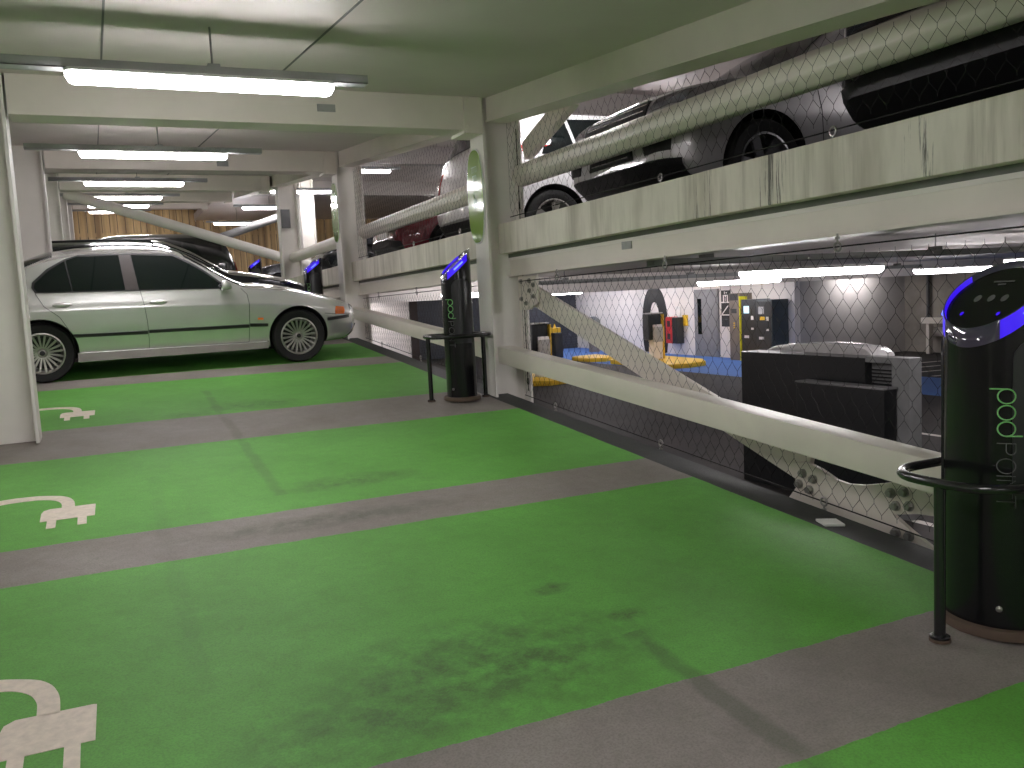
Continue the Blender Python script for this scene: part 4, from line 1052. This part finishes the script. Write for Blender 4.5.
    gr = solid_patch('grille', [(-.44 * hw, g[1] * H), (.44 * hw, g[1] * H), (.50 * hw, (g[1] + .03) * H), (.47 * hw, (g[1] + .10) * H), (-.47 * hw, (g[1] + .10) * H), (-.50 * hw, (g[1] + .03) * H)], 14, 6, ff, 'trim_black', root, .01)
    mb = MB()
    for k in range(3):
        z = (g[1] + .022 + k * .03) * H; mb.tube([(c.front(y, z, False, .014), y, z) for y in np.linspace(-.46 * hw, .46 * hw, 16)], .006, 6)
    mb.build('grille_bars', 'chrome', gr, smooth=50)
    solid_patch('lower_intake', [(-.80 * hw, .175 * H), (.80 * hw, .175 * H), (.76 * hw, .285 * H), (.3 * hw, .325 * H), (-.3 * hw, .325 * H), (-.76 * hw, .285 * H)] if not bumper_detail else [(-.82 * hw, .165 * H), (.82 * hw, .165 * H), (.84 * hw, .255 * H), (-.84 * hw, .255 * H)], 22, 6, ff, 'trim_black', root, .012)
    fr = lambda u, v: (c.front(u, v, True, .008), u, v)
    rb = .17
    solid_patch('rear_bumper', [(-.80 * hw, rb * H), (.80 * hw, rb * H), (.86 * hw, .27 * H), (-.86 * hw, .27 * H)], 22, 5, fr, 'trim_black', root, .012)
    if bumper_detail:
        fr = lambda u, v: (c.front(u, v, False, .010), u, v)
        bp = solid_patch('bumper_grille', [(-.36 * hw, .285 * H), (.36 * hw, .285 * H), (.32 * hw, .39 * H), (-.32 * hw, .39 * H)], 12, 5, fr, 'trim_black', root, .012)
        for k in range(3):
            z = (.305 + .032 * k) * H; mb = MB(); mb.tube([(c.front(y, z, False, .020), y, z) for y in np.linspace(-.30 * hw, .30 * hw, 10)], .006, 6); mb.build('bar', 'chrome', bp, smooth=50)
        for sgn in (1, -1): solid_patch('bumper_recess', [(sgn * .54 * hw, .285 * H), (sgn * .80 * hw, .29 * H), (sgn * .83 * hw, .39 * H), (sgn * .49 * hw, .39 * H)], 8, 6, fr, 'trim_black', root, .012)
    if plate:
        z0 = .335 * H; x = c.front(0, z0 + .05) + .02
        mb = MB(); mb.box(x - .03, x, -.26, .26, z0, z0 + .11); mb.build('number_plate', 'plate_white', root, bevel=.004)
    windscreen(c, root, S['ws'][0] * L, S['ws'][1] * L, 'windscreen'); windscreen(c, root, S['rws'][0] * L, S['rws'][1] * L, 'rear_window')
    add_wheels(c, root, spokes, rimm, rw * .69, 'wide')
    return root
def on_deck(o, x, y, rz=0): park(o, x, y, rz, dk(y, .001))
def on_upper(o, x, y, rz=math.pi): park(o, x, y, rz, d2(y, 2.082), S2)
o = make_car('estate', 4.75, 1.50, 1.80, 'dark_paint', 'dark estate car with black roof rails in the bay behind the silver saloon', rails=True); on_deck(o, .72, 14.55)
o = make_car('suv', 4.4, 1.60, 1.80, 'black_paint', 'black car standing farther along the deck before the timber fence'); on_deck(o, .55, 20.5, math.pi)
o = make_car('suv', 4.80, 1.80, 1.96, 'white_paint', 'white off-roader parked on the raised deck behind the first sign column', rw=.385, spokes=5, rimm='rim_silver', plate=False, tail=(.70, .90, .46, .72), xr=-.32); on_upper(o, 6.59, 10.42, 0)
o = make_car('suv', 4.4, 1.60, 1.80, 'grey_paint', 'silver grey crossover parked on the raised deck above the stained kerb', rw=.345, spokes=6, rimm='alloy_grey', plate=False, grille=(.3, .45, .5), xf=.315, bumper_detail=True); on_upper(o, 5.97, 6.08)
o = make_car('suv', 4.6, 1.72, 1.86, 'black_paint', 'black car at the near end of the raised deck, half hidden by the crash tube', rw=.36, plate=False, grille=(.3, .42, .5)); on_upper(o, 6.09, 3.02)
o = make_car('hatch', 4.2, 1.47, 1.76, 'red_paint', 'dark red hatchback on the raised deck between the two sign columns'); on_upper(o, 6.05, 13.0)
o = make_car('hatch', 4.2, 1.50, 1.76, 'dark_paint', 'dark hatchback on the raised deck behind the second sign column', plate=False); on_upper(o, 6.0, 17.3)
o = make_car('hatch', 4.2, 1.55, 1.76, 'dark_paint', 'dark hatchback in front of the timber fence on the raised deck', plate=False); on_upper(o, 6.1, 27.0)

# ------------------------------------------------------------------ lower level furniture
def cabinet():
    root = empty('dark_cabinet', (7.4, 7.3, LOW), 'long black cabinet with pale top and grey end on the lower level', 'cabinet')
    def ch(mb, n, m, **k):
        o = mb.build(n, m, root, **k); o.location = (-7.4, -7.3, -LOW); return o
    mb = MB(); mb.box(7.0, 7.28, 6.58, 8.5, LOW, .68); ch(mb, 'body', 'cabinet_black', bevel=.006)
    mb = MB(); 
    prof = [(6.72, LOW), (8.42, LOW), (8.42, .60), (8.36, .69), (8.2, .745), (7.9, .775), (7.5, .785), (7.1, .775), (6.85, .745), (6.75, .68)]
    mb.prism(prof, 'x', 7.285, 7.62); ch(mb, 'padded_back', 'white_top', bevel=.02, smooth=50)
    mb = MB(); mb.box(6.99, 7.16, 6.03, 6.24, LOW, .70); mb.box(6.99, 7.16, 6.24, 6.57, LOW, .05); mb.box(7.08, 7.16, 6.24, 6.57, .05, .70); mb.box(6.99, 7.08, 6.24, 6.57, .64, .70); e = ch(mb, 'end_panel', 'cabinet_grey', bevel=.006)
    mb = MB()
    for k in range(8): mb.box(7.06, 7.08, 6.26, 6.55, .30 + k * .036, .318 + k * .036)
    lv = mb.build('louvre', 'cabinet_black', e)
    mb = MB(); mb.box(6.80, 6.96, 6.16, 7.35, LOW, .40); p = ch(mb, 'lower_panel', 'cabinet_black', bevel=.006)
    mb = MB(); mb.box(6.79, 6.97, 6.15, 7.36, .402, .418); mb.build('cap', 'cabinet_grey', p)
cabinet()
# giant ring graphic on the white wall
def ring_graphic():
    mb = MB(); n = 56; yc, zc = 27.25, .02; vs = []
    for xx in (18.499, 18.485):
        for ry, rz in ((.82, 1.52), (.33, .95)):
            for k in range(n):
                a = 2 * math.pi * k / n
                cy, sz = abs(math.cos(a)) ** .82 * (1 if math.cos(a) > 0 else -1), abs(math.sin(a)) ** .92 * (1 if math.sin(a) > 0 else -1)
                vs.append((xx, yc + ry * cy, max(zc + rz * sz, LOW + .02)))
    fs = []
    for k in range(n):
        k2 = (k + 1) % n
        fs += [(2 * n + k, 2 * n + k2, 3 * n + k2, 3 * n + k), (k, n + k, n + k2, k2), (k, k2, 2 * n + k2, 2 * n + k), (n + k, 3 * n + k, 3 * n + k2, n + k2)]
    mb.add(vs, fs); tag(mb.build('wall_graphic', 'graphic_black'), 'giant black oval numeral painted on the white wall', 'wall graphic')
ring_graphic()
# grey door
mb = MB(); mb.box(18.44, 18.5, 23.50, 24.78, LOW, 1.36); d = struct(mb.build('door_2', 'door_grey', bevel=.004), 'grey door with narrow dark pane in the white wall', 'door')
mb = MB(); mb.box(18.425, 18.44, 23.56, 24.72, LOW + .02, 1.31); leaf = mb.build('door_leaf', 'door_grey', d, bevel=.003)
mb = MB(); mb.box(18.415, 18.424, 24.36, 24.56, -.15, 1.05); mb.build('vision_pane', 'glass_dark', leaf)
mb = MB(); mb.box(18.40, 18.424, 23.98, 24.06, .52, .60); mb.build('door_handle', 'steel_galv', leaf)
# sign panels
def wall_panel(z0, z1, kind, label):
    root = empty('wall_panel', (18.49, 23.13, (z0 + z1) / 2), label, 'sign', 'square black wall panels'); h = (z1 - z0) / 2
    mb = MB(); mb.box(-.02, .008, -.225, .225, -h, h); mb.build('panel', 'graphic_black', root)
    mb = MB()
    if kind == 'm':
        for y in (-.10, .0, .10): mb.box(-.026, -.021, y - .025, y + .025, -h, .02)
        mb.box(-.026, -.021, -.125, .125, .0, .04); mb.box(-.026, -.021, .03, .06, .07, .15); mb.box(-.026, -.021, -.08, -.02, .09, .12)
    if kind == 's': mb.prism([(.225, -h), (.17, -h), (-.16, h * .5), (-.11, h * .6)], 'x', -.026, -.021)
    if kind == 'x': mb.box(-.026, -.021, -.12, .12, .05, .07)
    mb.build('pictogram', 'wall_white' if kind != 'x' else 'machine_slate', root)
wall_panel(.93, 1.30, 'm', 'black square wall panel with white legs, topmost of the three')
wall_panel(.52, .89, 's', 'black square wall panel with white slash, middle of the three')
wall_panel(.12, .48, 'x', 'black square wall panel, lowest of the three')
# pay machines against the wall
def machine(y0, y1, z1, x0, bodym, frontm, label, kind):
    root = empty('pay_machine', (18.2, (y0 + y1) / 2, LOW), label, 'pay machine', 'pay machines'); w = (y1 - y0) / 2; hh = z1 - LOW; xf = x0 - 18.2
    mb = MB(); mb.box(xf, .28, -w, w, 0, hh); mb.build('housing', bodym, root, bevel=.012)
    mb = MB(); mb.box(xf - .012, xf - .002, -w + .03, w - .03, .1, hh - .05); f_ = mb.build('front_panel', frontm, root, bevel=.003)
    if kind == 0:
        mb = MB(); mb.box(xf - .02, xf + .28, -w - .03, -w - .002, 0, hh - .10); mb.build('yellow_edge', 'yellow_bright', root)
        mb = MB(); mb.box(xf - .03, xf - .013, -w + .06, w - .06, hh - .22, hh - .02); mb.build('header', 'machine_dark', root)
        mb = MB(); mb.box(xf - .02, xf - .013, -.12, .12, hh - .62, hh - .48); mb.build('slot', 'machine_dark', f_)
        mb = MB()
        for k in range(3): mb.box(xf - .02, xf - .013, -.03, .03, hh - .95 - k * .07, hh - .91 - k * .07)
        mb.build('buttons', 'yellow', f_)
    else:
        mb = MB(); mb.box(xf - .02, xf - .013, -.02, .22, hh - .42, hh - .20); mb.build('screen', 'screen_blue' if kind == 1 else 'lamp_glass', f_)
        mb = MB(); mb.box(xf - .03, xf - .013, -.22, -.12, hh - .62, hh - .50); mb.box(xf - .03, xf - .013, -.22, -.12, hh - .92, hh - .86); mb.box(xf - .03, xf - .013, -.0, .2, hh - 1.18, hh - 1.10); mb.build('slots', 'plate_white', f_)
        if kind == 2:
            mb = MB(); mb.box(xf - .02, xf - .013, -.05, .16, hh - .60, hh - .50); mb.build('light_label', 'yellow', f_)
    return root
mat('yellow_bright', (.80, .75, .03), .4)
machine(21.85, 22.35, 1.20, 17.98, 'machine_brown', 'machine_brown', 'brown ticket machine with bright yellow edge against the white wall', 0)
machine(21.02, 21.74, 1.00, 17.95, 'machine_dark', 'machine_dark', 'black pay machine with glowing pale screen', 1)
machine(20.25, 20.94, .98, 17.85, 'machine_slate', 'machine_dark', 'slate grey pay machine at the corner of the white wall', 2)
# red cabinet and small wall items
root = empty('red_cabinet', (18.35, 25.82, -.02), 'red wall cabinet with black side beside the giant oval numeral', 'cabinet')
mb = MB(); mb.box(-.16, .145, -.05, .33, -.47, .47); mb.build('body', 'red_box', root, bevel=.03)
mb = MB(); mb.box(-.165, .14, -.36, -.055, -.47, .45); mb.build('side', 'machine_dark', root, bevel=.03)
mb = MB(); mb.box(-.17, -.162, .05, .22, .12, .33); mb.box(-.17, -.162, .05, .22, -.33, -.12); mb.build('window', 'machine_dark', root)
mb = MB(); mb.box(18.46, 18.498, 25.22, 25.52, .12, .50); tag(mb.build('wall_sign', 'yellow', bevel=.004), 'small yellow sign on the white wall', 'sign')
mb = MB(); mb.box(18.46, 18.498, 25.62, 25.90, .42, .80); tag(mb.build('wall_notice', 'paper', bevel=.004), 'pale notice above the red cabinet', 'sign')
# ticket pedestals on yellow islands
def pedestal(x, y, label, gl):
    root = empty('ticket_pedestal', (x, y, LOW + .14), label, 'ticket machine', 'barrier ticket machines')
    mb = MB(); mb.box(-.17, .17, -.20, .10, 0, 1.10); mb.build('body', 'wall_white', root, bevel=.02)
    mb = MB(); mb.box(-.32, .16, -.16, .19, .62, 1.44); hd = mb.build('head', 'machine_dark', root, bevel=.03)
    mb = MB(); mb.box(-.20, .17, -.24, -.20, .55, 1.02); mb.build('front_plate', 'machine_grey', root, bevel=.004)
    mb = MB(); mb.box(.175, .215, -.24, .14, 0, 1.42); mb.build('edge_strip', 'yellow', root, bevel=.006)
    mb = MB(); mb.box(-.30, .20, -.20, .16, 1.442, 1.475); mb.build('cap', 'machine_grey', root, bevel=.006)
def island(pts, label):
    mb = MB(); mb.prism(pts, 'z', LOW, LOW + .14); return tag(mb.build('kerb_island', 'yellow', bevel=.03, smooth=50), label, 'kerb island', 'yellow kerb islands')
island([(16.9, 24.9), (15.3, 25.0), (14.9, 24.6), (14.75, 22.0), (15.0, 21.4), (15.6, 21.2), (16.3, 21.4), (16.8, 22.2)], 'yellow kerb island carrying the ticket pedestal before the giant numeral')
pedestal(15.95, 23.55, 'white and black ticket pedestal on the yellow island before the giant numeral', 0)
island([(16.0, 27.3), (15.1, 27.3), (14.8, 27.0), (14.8, 25.9), (15.3, 25.5), (15.9, 25.8)], 'yellow kerb island behind the long diagonal brace')
island([(11.5, 23.2), (10.1, 23.2), (9.9, 22.6), (9.9, 20.6), (10.4, 20.2), (11.2, 20.4)], 'yellow kerb island right behind the first sign column')
pedestal(10.78, 21.4, 'white and black ticket pedestal beside the foot of the first sign column', 0)
root = empty('barrier', (15.25, 28.9, LOW), 'black barrier post with yellow arm head', 'barrier')
mb = MB(); mb.box(-.16, .16, -.16, .16, 0, .92); mb.build('post', 'machine_dark', root, bevel=.02)
mb = MB(); mb.box(-.6, .12, -.10, .10, .93, 1.12); a_ = mb.build('arm_head', 'yellow', root, bevel=.02)
mb = MB()
for k in range(3): mb.lathe([(.06, 1.12), (.01, 1.26)], 12, 'z', (-.48 + .2 * k, 0, 0))
mb.build('spikes', 'yellow', a_, smooth=40)
root = empty('litter_bin', (17.6, 30.2, LOW), 'grey domed bin standing by the white wall', 'bin')
mb = MB(); mb.lathe([(.22, 0), (.22, .85), (.20, .88)], 24); mb.build('bin_body', 'machine_brown', root, smooth=40)
mb = MB(); mb.sphere((0, 0, 1.14), .26, 24, 14, (1, 1, 1)); mb.build('dome', 'dome_grey', root, smooth=60)
# rail and pipe in front of the concrete wall
mb = MB(); mb.box(22.4, 22.7, 9, 18.9, .02, .20)
for y in (9.5, 12.5, 15.5, 18.7): mb.box(22.45, 22.62, y - .06, y + .06, LOW, .02)
tag(mb.build('barrier_rail', 'white_steel', bevel=.02), 'white crash rail along the concrete wall', 'guard rail')
mb = MB(); mb.tube([(22.84, 9, -.25), (22.84, 18.9, -.25)], .14, 16)
for y in (11, 14, 17): mb.box(22.80, 22.985, y - .05, y + .05, -.45, -.05)
tag(mb.build('pipe', 'wall_white', smooth=40), 'pale pipe running low on the concrete wall', 'pipe')
mb = MB(); mb.tube([(22.9, 19.05, LOW), (22.9, 19.05, 1.88)], .05, 12); tag(mb.build('downpipe', 'duct_dark', smooth=40), 'dark downpipe on the concrete wall', 'pipe')

# ------------------------------------------------------------------ camera, world, view
F, YAW, PIT, ROL = 878.0, 0.43176865, -0.1008626, -0.05071516
cy, sy, cp, sp = math.cos(YAW), math.sin(YAW), math.cos(PIT), math.sin(PIT)
fw = Vector((sy * cp, cy * cp, sp)); rt_ = Vector((cy, -sy, 0)); up = rt_.cross(fw)
cr, sr = math.cos(ROL), math.sin(ROL)
r2, u2 = cr * rt_ + sr * up, -sr * rt_ + cr * up
cam = bpy.data.cameras.new('camera'); cam.sensor_width = 36; cam.lens = F / 1024 * 36; cam.clip_start = .02; cam.clip_end = 200
co = bpy.data.objects.new('camera', cam); COL.objects.link(co)
co.matrix_world = Matrix(((r2.x, u2.x, -fw.x, 0), (r2.y, u2.y, -fw.y, 0), (r2.z, u2.z, -fw.z, 1.5), (0, 0, 0, 1)))
scene.camera = co
w = bpy.data.worlds.new('world'); scene.world = w; w.use_nodes = True
w.node_tree.nodes['Background'].inputs[0].default_value = (.9, .95, 1, 1); w.node_tree.nodes['Background'].inputs[1].default_value = .03
vs_ = scene.view_settings; vs_.view_transform = 'Standard'; vs_.look = 'None'; vs_.exposure = 0.85; vs_.gamma = 1.0; vs_.use_curve_mapping = False
scene.cycles.use_denoising = True
scene.cycles.max_bounces = 10; scene.cycles.diffuse_bounces = 6
scene.cycles.sample_clamp_indirect = 8
